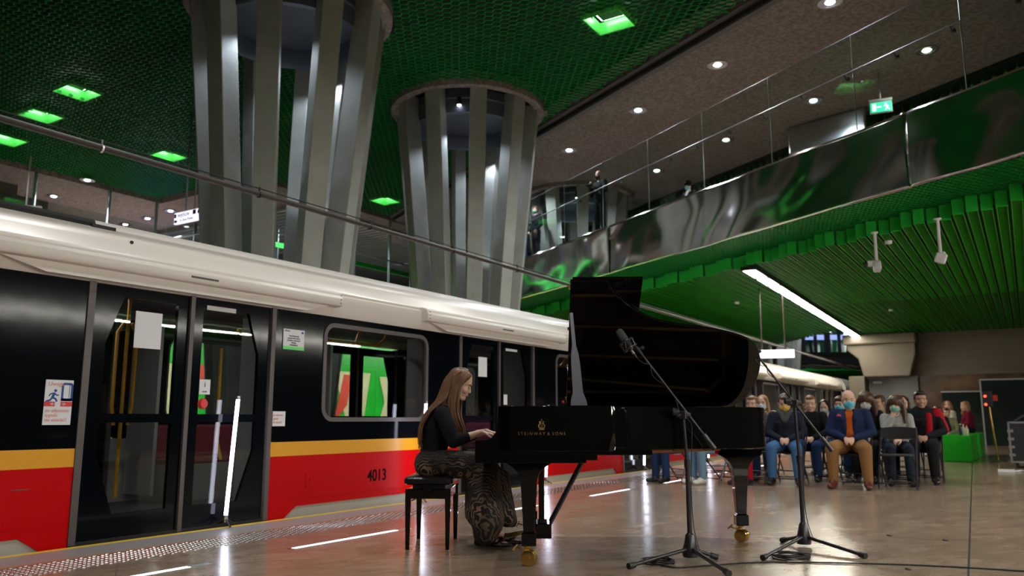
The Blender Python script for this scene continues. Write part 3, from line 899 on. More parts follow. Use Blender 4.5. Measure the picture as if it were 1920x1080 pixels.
for (xa, ya, xb, yb) in [(-18.5, 15.4, -18.5, 18.8), (-18.5, 19.2, -18.5, 22.1), (-18.5, 22.4, -18.5, 26), (-23.3, 6, -23.3, 15), (-23.2, 15.2, -18.6, 15.2)]:
    bm = nb(); a_, b_ = V((xa, ya, 0)), V((xb, yb, 0)); d = b_ - a_
    box(bm, ((xa + xb) / 2, (ya + yb) / 2, 6.2), (d.length, 0.015, 1.8), math.atan2(d.y, d.x)); obj('pane', bm, 'glass', op)
odl = [(-22.8, 12.4), (-25.4, 12.8), (-23.9, 15.9), (-25.5, 16.1), (-27.0, 16.2), (-19.3, 18.6), (-22.2, 21.5), (-23.0, 26.5), (-25, 20.5), (-24.4, 9.4)]
for k, (x, y) in enumerate(odl):
    o = copy_tree(p0)
    o.location = (x, y, 7.88)
    o['group'] = 'round downlights over the opposite mezzanine'
    o['label'] = ['downlight above the train at the left, highest of its cluster', 'downlight above the green glowing sign at the left', 'downlight just above the white direction sign', 'downlight beside the direction sign, lower one', 'downlight farthest back beside the blue showcase', 'large downlight right of the first fin column', 'downlight above the green band between the columns', 'small far downlight between the two big columns', 'dim downlight behind the first fin column', 'downlight over the dark stair core at the left edge'][k]
    if k < 8: spot('downlight_beam', (x, y, 7.6), (x, y, 0), 420, (0.85, 0.92, 1), 150, 0.07)
# direction sign
t = thing('direction_sign', 'white illuminated direction sign with dark lettering on two posts behind the first column', 'sign', (-14.0, 9.5, 5.05), R(90 - 57 + 60))
t.rotation_euler = (0, 0, 0); t.location = (-14.36, 10.0, 5.09)
bm = nb(); box(bm, (0, 0, 0), (0.96, 0.06, 0.24)); obj('case', bm, 'sign_white', t)
text_mesh('wyjście', 0.13, 'ink', 'lettering', t, Matrix.Translation((-0.16, -0.04, 0.055)) @ Matrix.Rotation(R(90), 4, 'X'))
text_mesh('al. Jana Pawła', 0.08, 'ink', 'lettering', t, Matrix.Translation((-0.05, -0.04, -0.06)) @ Matrix.Rotation(R(90), 4, 'X'))
bm = nb(); box(bm, (-0.43, -0.04, 0.05), (0.05, 0.01, 0.08)); box(bm, (0.2, -0.04, 0.06), (0.09, 0.01, 0.09)); box(bm, (0.34, -0.04, 0.05), (0.05, 0.01, 0.07)); box(bm, (-0.41, -0.04, -0.07), (0.08, 0.01, 0.05)); obj('pictogram', bm, 'ink', t)
for sx in (-0.15, 0.15):
    bm = nb(); tube(bm, [(sx, 0, 0.12), (sx, 0, 2.95)], 0.018, 8); obj('hanger', bm, 'steel2', t)
exit_sign((-22.0, 10.4, 6.35), R(50), (0.7, 0.26), 'green lit exit sign above the train at the left, behind glass', 7.9)
exit_sign((-17.0, 21.6, 5.75), R(50), (0.36, 0.24), 'green lit exit sign beside the second fin column', 7.9)
t = thing('platform_number_sign', 'yellow glowing platform number sign behind glass between the big columns', 'sign', (-23.5, 26.2, 6.15), R(58))
text_mesh('107', 0.45, 'ysign', 'lettering', t, Matrix.Rotation(R(90), 4, 'X'), 0.02)
bm = nb(); box(bm, (0, 0.05, 0), (1.1, 0.05, 0.5)); obj('board', bm, 'mblack', t)
bm = nb(); box(bm, (-27.2, 17.6, 5.75), (1.6, 0.1, 0.9), R(50)); o = obj('blue_showcase', bm, mat('blue_lit', (0.2, 0.3, 0.8), 0.5, emit=(0.25, 0.35, 1), es=0.8)); tag(o, 'blue lit glass showcase behind the railing left of the direction sign', 'showcase')

# ------------------------------------------------------------------ back of the platform
YB = 34.0
bm = nb(); box2(bm, (-4.3, YB, 0), (9, YB + 0.3, 2.55)); struct('wall_back', bm, 'marble')
bm = nb(); box2(bm, (-4.3, YB - 0.02, 2.55), (9, YB + 0.3, 4.4)); struct('wall_back_upper', bm, 'beige')
bm = nb(); prism(bm, [(-5.75, 3.55), (-5.75, 4.1), (-3.35, 4.1), (-3.35, 3.35), (-3.6, 2.5), (-5.2, 2.5), (-5.35, 3.2)], (YB - 0.9, YB + 0.3), 'XZ'); box2(bm, (-5.85, YB - 1.1, 3.75), (-3.3, YB + 0.3, 4.12)); struct('trim_12', bm, 'beige', bevel=0.05)
bm = nb(); box2(bm, (-5.75, YB - 0.8, 0), (-5.2, YB + 0.2, 2.55)); struct('trim_13', bm, 'beige')
bm = nb(); box2(bm, (-5.15, YB - 0.05, 0), (-4.3, YB + 0.1, 2.5)); box2(bm, (-5.2, YB - 0.3, 2.46), (-3.4, YB + 0.1, 2.54)); struct('door_1', bm, 'door')
bm = nb(); box2(bm, (-4.3, YB - 0.28, 0), (-3.42, YB - 0.2, 2.46)); struct('wall_panel', bm, 'door')
bm = nb(); box2(bm, (-5.0, YB - 0.1, 2.28), (-4.7, YB - 0.06, 2.36)); o = obj('door_plate', bm, 'paper'); tag(o, 'small white plate at the top of the grey service door', 'plate')
# glass booth and notices on the marble
t = thing('glass_partition', 'dark glass doors with a thin frame against the marble back wall', 'glass partition', (-1.15, YB - 0.9, 0))
bm = nb(); box(bm, (0.55, 0, 1.15), (1.5, 0.03, 2.3)); obj('pane', bm, 'dglass', t)
bm = nb()
for px_ in (-0.22, 1.3): box(bm, (px_, 0, 1.15), (0.05, 0.06, 2.3))
box(bm, (0.55, 0, 2.3), (1.55, 0.06, 0.05)); obj('frame', bm, 'steel2', t)
bm = nb(); box(bm, (0.2, -0.03, 1.65), (0.14, 0.01, 0.2)); obj('red_sticker', bm, 'redink', t)
t = thing('glass_partition', 'lower dark glass screen left of the glass doors, before the marble wall', 'glass partition', (-2.4, YB - 0.7, 0))
bm = nb(); box(bm, (0.4, 0, 0.95), (1.25, 0.03, 1.9)); obj('pane', bm, 'dglass', t)
bm = nb(); box(bm, (0.4, 0, 1.9), (1.3, 0.05, 0.04)); obj('frame', bm, 'steel2', t)
bm = nb(); lathe(bm, [(0, 0.01), (0.13, 0.01), (0.13, -0.01), (0, -0.01)], (-3.95, YB - 0.32, 1.5), 18, 'Y', cap=False); o = obj('no_entry_sign', bm, 'redink'); tag(o, 'round red sign with white bar on the grey panel behind the audience', 'sign')
bm = nb(); box(bm, (-3.95, YB - 0.34, 1.5), (0.15, 0.01, 0.04)); obj('white_bar', bm, 'paper', o)
# far end: another bridge, square to the camera's view
fa = math.atan2(0.539, 0.842)
bx0 = V((-12.0, 59.6, 0)); fdir = V((0.842, 0.539, 0)); fnor = V((-0.539, 0.842, 0))
vs, fs = [], []
for i in range(61):
    t_ = -5 + 10 * i / 60
    for j_, z_ in enumerate((4.4, 4.8, 5.2, 5.6)):
        p_ = bx0 + fdir * t_ + fnor * (0.03 * math.sin(2.7 * t_ + z_) + 0.02 * math.sin(5.1 * t_))
        vs.append((p_.x, p_.y, z_))
for i in range(60):
    for j_ in range(3): fs.append((i * 4 + j_, i * 4 + j_ + 1, i * 4 + j_ + 5, i * 4 + j_ + 4))
o = bulk('far_fascia', vs, fs, 'steel'); o.modifiers.new('thickness', 'SOLIDIFY').thickness = 0.03
for p_ in o.data.polygons: p_.use_smooth = True
tag(o, 'distant rippled steel fascia of the next bridge beyond the train', 'fascia panel')
bm = nb(); box(bm, bx0 + fnor * 26 + V((0, 0, 4.35)), (16, 52, 0.1), fa); struct('ceiling_far_bridge', bm, 'gsolid')
bm = nb()
for k in range(30): box(bm, bx0 + fnor * (0.4 + k * 1.6) + V((0, 0, 4.22)), (16, 0.1, 0.16), fa)
struct('trim_14', bm, 'gmesh2')
bm = nb(); box2(bm, (-40, 118, -1), (9, 118.3, 9)); struct('wall_end', bm, 'darkwall')
bm = nb(); box(bm, bx0 + fnor * 1.6 + V((1.2, 0, 6.75)), (5.0, 0.1, 0.35), fa); o = obj('far_lit_display', bm, mat('blue_lit2', (0.3, 0.4, 0.8), 0.5, emit=(0.35, 0.45, 1), es=0.8)); tag(o, 'long pale blue lit display behind the glass of the far bridge', 'display')
fb = thing('far_glass_screen', 'far glass screen with steel posts above the distant fascia', 'glass screen')
for k in range(12):
    p_ = bx0 + fdir * (-4.6 + k * 0.85) + fnor * 0.2
    bm = nb(); tube(bm, [(p_.x, p_.y, 5.6), (p_.x, p_.y, 7.88)], 0.13 if k % 3 else 0.22, 8); obj('post', bm, 'steel2', fb)
bm = nb(); prism(bm, [(-18, 34), (-3, 30), (3, 110), (-40, 110)], (7.9, 8.0)); struct('ceiling_end', bm, 'plaster')
for k, (x, y) in enumerate([(-8.2, 38), (-8.2, 46), (-12, 54), (-11, 66)]):  # added spots without fixtures, brightening the far columns
    spot('far_beam', (x, y, 7.8), (x, y, 0), 500, (0.85, 0.92, 1), 140, 0.1)
# lit platform sign on two rods
t = thing('platform_name_sign', 'white lit sign box hanging on two thin rods beyond the microphone', 'sign', (-5.15, 20, 2.5), R(18))
bm = nb(); box(bm, (0, 0, 0), (0.95, 0.1, 0.2)); obj('light_box', bm, 'sign_white', t)
for sx in (-0.27, 0.27):
    bm = nb(); tube(bm, [(sx, 0, 0.1), (sx, 0, 1.65)], 0.018, 8); obj('rod', bm, 'pipe', t)
# hanging cctv cameras
def cctv(x, y, zl, lab, rz):
    t = thing('ceiling_camera', lab, 'security camera', (x, y, ZR), rz)
    bm = nb(); tube(bm, [(0, 0, 0), (0, 0, -zl)], 0.026, 10); tube(bm, [(0, 0, 0), (0, 0, -0.02)], 0.06, 10); obj('pole', bm, 'paper', t, smooth=True)
    bm = nb(); box(bm, (0.0, 0, -zl - 0.06), (0.12, 0.16, 0.16), rot=Matrix.Rotation(R(20), 4, 'X')); box(bm, (0.07, -0.02, -zl - 0.0), (0.16, 0.1, 0.1)); obj('housing', bm, 'paper', t, bevel=0.02)
    bm = nb(); tube(bm, [(0.15, -0.02, -zl), (0.2, -0.04, -zl - 0.02)], [0.035, 0.05], 12); obj('lens', bm, 'mblack', t)
cctv(-2.0, 14.9, 0.55, 'white camera on a pole under the green ribs, nearer the line light', R(200))
cctv(-0.98, 14.4, 0.6, 'white camera on a pole under the green ribs, farther right one', R(90))
for k, (x, y) in enumerate([(-1.9, 15.8), (-6.6, 22), (-3.2, 26)]):
    bm = nb(); lathe(bm, [(0, 0), (0.07, 0), (0.06, -0.05), (0, -0.055)], (x, y, ZR), 14, cap=False); o = obj('smoke_detector', bm, 'paper', smooth=True)
    tag(o, ['white smoke detector beside the hanging cameras', 'white smoke detector left of the line light', 'small white detector near the concrete bracket'][k], 'smoke detector')

# ================================================================== TRAIN
XS = -6.06   # side plane of the car
def rrect(y0, y1, z0, z1, r, n=6):
    pts = []
    for (cy, cz, a0) in ((y1 - r, z1 - r, 0), (y0 + r, z1 - r, 90), (y0 + r, z0 + r, 180), (y1 - r, z0 + r, 270)):
        for i in range(n + 1):
            a = R(a0 + 90 * i / n)
            pts.append((cy + r * math.cos(a), cz + r * math.sin(a)))
    return pts
def holed_panel(bm, y0, y1, z0, z1, hole, x0, x1):
    """rectangular panel with a rounded hole (list of points), between x0 and x1"""
    n = len(hole)
    cy = sum(p[0] for p in hole) / n; cz = sum(p[1] for p in hole) / n
    outer = []
    for (py_, pz_) in hole:
        dy, dz = py_ - cy, pz_ - cz
        # map hole point onto the outer rectangle by stretching
        hw = max(abs(p[0] - cy) for p in hole); hz = max(abs(p[1] - cz) for p in hole)
        u, v_ = dy / hw, dz / hz
        s = max(abs(u), abs(v_))
        u, v_ = u / s, v_ / s
        outer.append(((y1 if u > 0 else y0) * abs(u) + cy * (1 - abs(u)), (z1 if v_ > 0 else z0) * abs(v_) + cz * (1 - abs(v_))))
    rings = []
    for (pp, xx) in ((outer, x0), (hole, x0), (hole, x1), (outer, x1)):
        rings.append([bm.verts.new((xx, a_, b_)) for a_, b_ in pp])
    for q in range(4):
        A, B = rings[q], rings[(q + 1) % 4]
        for i in range(n):
            bm.faces.new((A[i], A[(i + 1) % n], B[(i + 1) % n], B[i]))
def ring_frame(bm, y0, y1, z0, z1, r, wd, xa, xb):
    ho = rrect(y0, y1, z0, z1, r); hi = rrect(y0 + wd, y1 - wd, z0 + wd, z1 - wd, max(r - wd, 0.01))
    rings = [[bm.verts.new((x_, a_, b_)) for a_, b_ in pp] for pp, x_ in ((ho, xa), (ho, xb), (hi, xb), (hi, xa))]
    n = len(ho)
    for q in range(4):
        A, B = rings[q], rings[(q + 1) % 4]
        for i in range(n): bm.faces.new((A[i], A[(i + 1) % n], B[(i + 1) % n], B[i]))

PER = 4.84
DOORC = [4.31 + PER * k for k in range(0, 3)]
def build_car(name, y_start, doors, y_end, label):
    car = thing(name, label, 'train car', (0, 0, 0), 0, 'cars of the stopped metro train')
    DW = 0.93   # half width of a door opening incl. jambs
    segs = []
    prev = y_start
    for dc in doors:
        segs.append((prev, dc - DW)); prev = dc + DW
    segs.append((prev, y_end))
    for side in (0, 1):
        xs, xd = (XS, -0.05) if side == 0 else (-8.74, 0.05)
        for (a_, b_) in segs:
            full = (b_ - a_) > 2.5
            hole = rrect(a_ + 0.62, b_ - 0.66, 0.9, 1.98 - 0.06, 0.11)
            if full:
                hole = rrect((a_ + b_) / 2 - 0.84, (a_ + b_) / 2 + 0.84, 0.92, 1.90, 0.13)
                bm = nb(); holed_panel(bm, a_, b_, 0.71, 2.06, hole, xs, xs + xd); obj('window_panel', bm, 'tblack', car)
                w_ = nb(); ring_frame(w_, (a_ + b_) / 2 - 0.86, (a_ + b_) / 2 + 0.86, 0.90, 1.92, 0.15, 0.045, xs - xd * 0.2, xs + xd * 0.9); wf = obj('window', w_, 'jamb', car, smooth=True)
                g_ = nb(); prism(g_, rrect((a_ + b_) / 2 - 0.83, (a_ + b_) / 2 + 0.83, 0.93, 1.89, 0.12), (xs + xd * 0.3, xs + xd * 0.5), 'YZ'); obj('pane', g_, 'tglass', wf)
            else:
                bm = nb(); box2(bm, (min(xs, xs + xd), a_, 0.71), (max(xs, xs + xd), b_, 2.06)); obj('window_panel', bm, 'tblack', car)
            if side == 0:
                bm = nb(); box2(bm, (xs - 0.05, a_, 0.575), (xs + 0.004, b_, 0.71)); obj('yellow_stripe', bm, 'yellow', car)
                bm = nb()
                ch0, ch1 = (0.32 if a_ > y_start + 0.5 else 0.0), 0.32
                pts = [(a_, -0.3), (a_, 0.575), (b_, 0.575), (b_, -0.3), (b_ - 0.18, -0.02), (b_ - 0.35, 0.095), (a_ + 0.35, 0.095), (a_ + 0.18, -0.02)]
                if a_ <= y_start + 0.01: pts = [(a_, -0.3), (a_, 0.575), (b_, 0.575), (b_, -0.3), (b_ - 0.18, -0.02), (b_ - 0.35, 0.095), (a_, 0.095)]
                prism(bm, pts, (xs - 0.05, xs + 0.002), 'YZ'); obj('red_panel', bm, 'red', car)
                bm = nb(); box2(bm, (xs - 0.06, a_ + 0.1, -0.5), (xs - 0.015, b_ - 0.1, 0.12)); obj('skirt', bm, 'skirt', car)
                bm = nb(); box2(bm, (xs, a_ + 0.25, 0.165), (xs + 0.006, b_ - 0.25, 0.172)); obj('moulding', bm, 'red', car)
            else:
                bm = nb(); box2(bm, (xs, a_, -0.3), (xs + 0.05, b_, 0.71)); obj('lower_panel', bm, 'inter', car)
        # doors
        for dc in doors:
            sgn = 1 if side == 0 else -1
            xf = xs - 0.035 * sgn
            for lf in (0, 1):
                y0, y1 = (dc - 0.86, dc - 0.015) if lf == 0 else (dc + 0.015, dc + 0.86)
                bm = nb()
                zt, zb_ = 1.90, 0.2
                fw = 0.11
                box2(bm, (xf - 0.02, y0, 0.02), (xf + 0.02, y0 + fw, 2.02)); box2(bm, (xf - 0.02, y1 - fw, 0.02), (xf + 0.02, y1, 2.02))
                box2(bm, (xf - 0.02, y0 + fw, 0.02), (xf + 0.02, y1 - fw, zb_)); box2(bm, (xf - 0.02, y0 + fw, zt), (xf + 0.02, y1 - fw, 2.02)); box2(bm, (xf - 0.015, y0 + fw, 0.90), (xf + 0.015, y1 - fw, 0.97))
                for (yc, sy) in ((y0 + fw, 1), (y1 - fw, -1)):
                    if (lf == 0 and sy == 1) or (lf == 1 and sy == -1):
                        prism(bm, [(yc, zt), (yc + sy * 0.13, zt), (yc, zt - 0.38)], (xf - 0.018, xf + 0.018), 'YZ')
                        prism(bm, [(yc, zb_), (yc + sy * 0.16, zb_), (yc, zb_ + 0.45)], (xf - 0.018, xf + 0.018), 'YZ')
                dr = obj('door', bm, 'tblack', car)
                g_ = nb(); box2(g_, (xf - 0.004, y0 + fw, zb_), (xf + 0.004, y1 - fw, zt)); obj('door_glass', g_, 'tglass', dr)
            bm = nb()
            for yj, hw in ((dc - 0.9, 0.028), (dc + 0.9, 0.024), (dc, 0.02)):
                box2(bm, (min(xs + 0.012 * sgn, xs - 0.06 * sgn), yj - hw, 0.0), (max(xs + 0.012 * sgn, xs - 0.06 * sgn), yj + hw, 2.04))
            obj('door_jamb', bm, 'jamb', car)
            bm = nb(); box2(bm, (xs - 0.07, dc - 0.9, -0.2), (xs + 0.01, dc + 0.9, 0.02)); obj('door_sill', bm, 'mblack', car)
    # roof cove
    prof = [(XS - 0.1, 1.98), (XS + 0.01, 1.985), (XS + 0.045, 2.05), (XS + 0.05, 2.20), (XS + 0.025, 2.215), (XS + 0.03, 2.24), (XS + 0.01, 2.26), (XS - 0.02, 2.34), (XS - 0.1, 2.44), (XS - 0.35, 2.56), (XS - 0.9, 2.63), (XS - 1.4, 2.64), (-8.75, 2.3), (-8.75, 2.06), (-8.6, 2.06), (-8.0, 2.2), (-7.0, 2.2), (XS - 0.15, 2.06)]
    bm = nb(); prism(bm, prof, (y_start, y_end), 'XZ'); obj('roof', bm, 'white', car, smooth=True)
    for dc in doors:
        bm = nb()
        a_, b_ = dc - 1.75, dc + 1.67
        prism(bm, [(XS + 0.03, 2.07), (XS + 0.14, 2.08), (XS + 0.15, 2.10), (XS + 0.15, 2.16), (XS + 0.13, 2.19), (XS + 0.13, 2.2), (XS + 0.12, 2.225), (XS + 0.03, 2.25)], (a_, b_), 'XZ')
        hb = obj('door_header', bm, 'white', car, smooth=True, bevel=0.006)
        bm = nb(); prism(bm, [(a_ + 0.1, 2.08), (a_ + 0.45, 1.995), (b_ - 0.45, 1.995), (b_ - 0.1, 2.08)], (XS + 0.0, XS + 0.09), 'YZ'); obj('drip_lip', bm, 'white', hb)
        bm = nb(); box2(bm, (XS + 0.14, dc - 0.14, 2.118), (XS + 0.156, dc + 0.14, 2.138))
        obj('grille', bm, 'jamb', hb, bevel=0.008)
        bm = nb()
        for q in (a_ + 0.03, b_ - 0.03):
            for z_ in (2.11, 2.15, 2.19): box(bm, (XS + 0.152, q, z_), (0.004, 0.008, 0.012))
        obj('screws', bm, 'jamb', hb)
    # interior
    bm = nb(); box2(bm, (-8.72, y_start, -0.05), (XS - 0.06, y_end, 0.015)); obj('interior_floor', bm, 'darkinter', car)
    bm = nb(); box2(bm, (-8.5, y_start + 0.1, 2.12), (XS - 0.2, y_end - 0.1, 2.14)); obj('interior_ceiling', bm, 'inter', car)
    for ya_ in (y_start, y_end - 0.05):
        bm = nb(); box2(bm, (-8.72, ya_, 0.0), (XS - 0.05, ya_ + 0.05, 2.1)); obj('end_wall', bm, 'inter', car)
    for (a_, b_) in segs:
        if b_ - a_ < 2.5: continue
        for x0 in (-8.6, -6.72):
            bm = nb(); box2(bm, (x0, a_ + 0.35, 0.0), (x0 + 0.5, b_ - 0.35, 0.42)); obj('seat_base', bm, 'inter', car)
            bm = nb(); box2(bm, (x0, a_ + 0.35, 0.42), (x0 + 0.5, b_ - 0.35, 0.48)); box2(bm, ((x0 if x0 < -7 else x0 + 0.42), a_ + 0.35, 0.48), ((x0 + 0.08 if x0 < -7 else x0 + 0.5), b_ - 0.35, 0.86)); obj('seat_cushion', bm, 'seat', car, bevel=0.03)
        # grey wind screens beside the doors
        for yy_ in (a_ + 0.18, b_ - 0.18):
            for x0 in (-8.65, -6.75):
                bm = nb(); box2(bm, (x0, yy_ - 0.02, 0.1), (x0 + 0.52, yy_ + 0.02, 1.95)); obj('screen', bm, 'inter', car)
        bm = nb(); tube(bm, [(-7.0, a_ + 0.3, 1.86), (-7.0, b_ - 0.5, 1.86), (-7.0, b_ - 0.35, 1.95), (-7.0, b_ - 0.3, 2.1)], 0.022, 8)
        for q in (0.25, 0.7): 
            yq = a_ + (b_ - a_) * q; tube(bm, [(-7.0, yq, 1.86), (-7.0, yq + 0.12, 2.12)], 0.02, 8)
        obj('grab_rail', bm, 'pole', car, smooth=True)
        bm = nb(); tube(bm, [(-7.4, a_ + 1.0, 0.02), (-7.4, a_ + 1.0, 2.12)], 0.018, 8); obj('grab_pole', bm, 'pole', car, smooth=True)
    for dc in doors:
        bm = nb()
        for q in (-0.10, 0.0, 0.10):
            yq = dc + 0.18 + q
            z0 = 0.92 if q else 0.2
            tube(bm, [(-7.3, dc + 0.18 + q * 0.7, z0 - (0 if q == 0 else 0.05)), (-7.3, yq, z0 + 0.12), (-7.3, yq, 1.75), (-7.3, dc + 0.18 + q * 0.4, 1.85)], 0.017, 8)
        tube(bm, [(-7.3, dc + 0.18, 1.8), (-7.3, dc + 0.18, 2.12)], 0.017, 8)
        obj('grab_pole', bm, 'pole', car, smooth=True)
        bm = nb(); tube(bm, [(-6.5, dc + 0.72, 0.55), (-6.5, dc + 0.66, 0.75), (-6.5, dc + 0.66, 1.6)], 0.016, 8); obj('grab_pole', bm, 'pole', car, smooth=True)
    return car
car1 = build_car('metro_car', 1.2, DOORC, 16.9, 'red, yellow and black metro car with cream roof edge, nearest, numbered 4013')
car2 = build_car('metro_car', 17.6, [20.6 + PER * k for k in range(3)], 33.2, 'second metro car, seen under and beyond the piano')
car3 = build_car('metro_car', 33.9, [36.9 + PER * k for k in range(3)], 49.5, 'farthest metro car, its cream roof running off behind the audience')

# details on the first car
bm = nb(); box2(bm, (-8.60, 5.53, 1.45), (-8.57, 5.66, 1.70)); obj('red_notice', bm, 'dred', car1)
bm = nb(); box2(bm, (-8.60, 5.50, 1.22), (-8.57, 5.58, 1.32)); box2(bm, (-8.60, 5.60, 1.22), (-8.57, 5.70, 1.36)); obj('black_pictogram', bm, 'mblack', car1)
def paper(y0, y1, z0, z1, label, x=XS + 0.006, m='paper', name='notice'):
    bm = nb(); box2(bm, (x - 0.001, y0, z0), (x + 0.002, y1, z1)); o = obj(name, bm, m, car1); o['label'] = label
    return o
def side_text(s, size, m, y, z, parent, x, xs=1.0, align='CENTER', name='lettering', bold=0.0):
    # text readable from +X, running along +Y
    rot = Matrix(((0, 0, 1, x), (1, 0, 0, y), (0, 1, 0, z), (0, 0, 0, 1)))
    return text_mesh(s, size, m, name, parent, rot, 0.001, align, xs, bold)
side_text('4013', 0.175, 'ink', 6.735, 0.318, car1, XS + 0.004, 0.88, name='car_number', bold=0.003)
n1 = paper(3.79, 4.03, 1.50, 1.80, 'blank white sheet on the door glass', XS - 0.006)
n2 = paper(4.46, 4.77, 1.885, 1.925, 'white strip on the door glass', XS - 0.006)
n3 = paper(5.33, 5.60, 1.60, 1.80, 'white notice with small print')
bm = nb(); box2(bm, (XS + 0.007, 5.33, 1.60), (XS + 0.010, 5.60, 1.632)); obj('green_footer', bm, 'lime', n3)
for k in range(5): side_text(['Informacja dla', 'pasażerów metra', 'prosimy zachować', 'odstęp', 'dziękujemy'][k], 0.022, 'ink', 5.465, 1.735 - k * 0.022, n3, XS + 0.009)
side_text('METRO', 0.02, 'ink', 5.38, 1.78, n3, XS + 0.009)
bm = nb(); box2(bm, (XS + 0.007, 5.56, 1.765), (XS + 0.010, 5.585, 1.785)); obj('blue_mark', bm, 'blueink', n3)
def safety(y0, y1, z0, z1, cut=False):
    s = paper(y0, y1, z0, z1, 'white safety sticker: running figure, closing doors and red warning text', name='safety_sticker')
    W, H = y1 - y0, z1 - z0
    X1 = XS + 0.009
    side_text('Uwaga', 0.042, 'pinkink', y0 + 0.02, z1 - 0.03, s, X1, align='LEFT')
    for k, tx in enumerate(['po usłyszeniu', 'sygnału', 'nie wsiadać!']): side_text(tx, 0.036, 'pinkink', y0 + 0.012, z0 + 0.105 - k * 0.034, s, X1, align='LEFT', xs=0.9)
    bm = nb(); box2(bm, (XS + 0.007, y0, z0 + 0.135), (X1, y0 + W * 0.38, z0 + 0.17)); box2(bm, (XS + 0.007, y0 + W * 0.58, z0 + 0.135), (X1, y1, z0 + 0.17)); obj('red_band', bm, 'redink', s)
    bm = nb()
    for sg, yc in ((1, y0 + W * 0.36), (-1, y0 + W * 0.62)):
        prism(bm, [(yc, z0 + 0.152), (yc - sg * 0.018, z0 + 0.163), (yc - sg * 0.018, z0 + 0.141)], (X1, X1 + 0.001), 'YZ'); box2(bm, (X1, min(yc - sg * 0.03, yc), z0 + 0.15), (X1 + 0.001, max(yc - sg * 0.03, yc), z0 + 0.155))
    obj('white_arrows', bm, 'paper', s)
    bm = nb(); ring_frame(bm, y1 - W * 0.42, y1 + 0.0, z0 + 0.175, z1 - 0.02, 0.02, 0.016, XS + 0.007, X1); box2(bm, (XS + 0.007, y1 - W * 0.42, z0 + 0.175), (X1, y1, z0 + 0.195)); box2(bm, (XS + 0.007, y1 - W * 0.14, z0 + 0.18), (X1, y1 - W * 0.12, z1 - 0.02)); obj('blue_train', bm, 'blueink', s)
    bm = nb(); X2 = XS + 0.008
    hy, hz = y0 + W * 0.37, z0 + 0.25
    lathe(bm, [(0, 0.001), (0.011, 0.001), (0.011, -0.001), (0, -0.001)], (X2, hy, hz), 12, 'X', cap=False)
    for pts, r_ in (([(hy - 0.005, hz - 0.015), (hy - 0.02, hz - 0.05)], 0.010), ([(hy - 0.02, hz - 0.05), (hy + 0.005, hz - 0.06), (hy + 0.015, hz - 0.08)], 0.007), ([(hy - 0.02, hz - 0.05), (hy - 0.035, hz - 0.07), (hy - 0.065, hz - 0.08)], 0.007), ([(hy - 0.005, hz - 0.018), (hy + 0.012, hz - 0.035), (hy + 0.025, hz - 0.03)], 0.005), ([(hy - 0.006, hz - 0.016), (hy - 0.035, hz - 0.025), (hy - 0.045, hz - 0.04)], 0.005)):
        tube(bm, [(X2, a_, b_) for a_, b_ in pts], r_, 6, flat=0.2, up=(0, 0, 1))
    obj('running_figure', bm, 'blueink', s)
safety(3.12, 3.325, 0.885, 1.215)
s2 = paper(5.245, 5.40, 0.86, 1.0, 'lower part of a white warning sticker', name='safety_sticker')
for k, tx in enumerate(['po usłyszeniu', 'sygnału', 'nie wsiadać!']): side_text(tx, 0.028, 'pinkink', 5.25, 0.965 - k * 0.034, s2, XS + 0.009, align='LEFT', xs=0.8)
paper(8.66, 8.86, 1.48, 1.74, 'blank white sheet on the second door', XS - 0.006)
paper(9.32, 9.62, 1.865, 1.9, 'white strip on the second door', XS - 0.006)
paper(9.27, 9.36, 1.12, 1.26, 'small white sticker on the second door', XS - 0.006)
n = paper(4.43, 4.54, 1.14, 1.27, 'small white sticker with a pictogram beside the door button', XS - 0.006)
side_text('i', 0.07, 'ink', 4.485, 1.225, n, XS - 0.003); side_text('strefa', 0.02, 'ink', 4.485, 1.165, n, XS - 0.003)
bm = nb(); lathe(bm, [(0, 0.03), (0.035, 0.028), (0.045, 0.01), (0.05, 0.0)], (XS - 0.01, 4.475, 1.06), 24, 'X', cap=False); o = obj('door_button', bm, 'redink', car1, smooth=True); o['label'] = 'round red door button'
bm = nb(); box2(bm, (XS + 0.002, 5.70, 0.26), (XS + 0.008, 5.83, 0.40)); box2(bm, (XS + 0.008, 5.75, 0.31), (XS + 0.014, 5.78, 0.35))
for a_, b_ in ((5.71, 0.27), (5.82, 0.27), (5.71, 0.39), (5.82, 0.39)): box(bm, (XS + 0.009, a_, b_), (0.006, 0.012, 0.012))
obj('socket_hatch', bm, 'red', car1)
bm = nb(); box2(bm, (XS + 0.002, 2.95, 0.43), (XS + 0.004, 3.08, 0.436)); obj('scratch', bm, 'jamb', car1)
bm = nb(); lathe(bm, [(0, 0.012), (0.012, 0.012), (0.016, 0)], (XS - 0.03, 3.72, 2.36), 10, 'X', cap=False); obj('roof_bolt', bm, 'mblack', car1)
bm = nb(); tube(bm, [(XS - 0.14, 1.3, 2.475), (XS - 0.14, 3.45, 2.475)], 0.035, 8); box2(bm, (XS - 0.2, 3.42, 2.44), (XS - 0.1, 3.62, 2.47)); obj('roof_cable_duct', bm, 'mblack', car1)

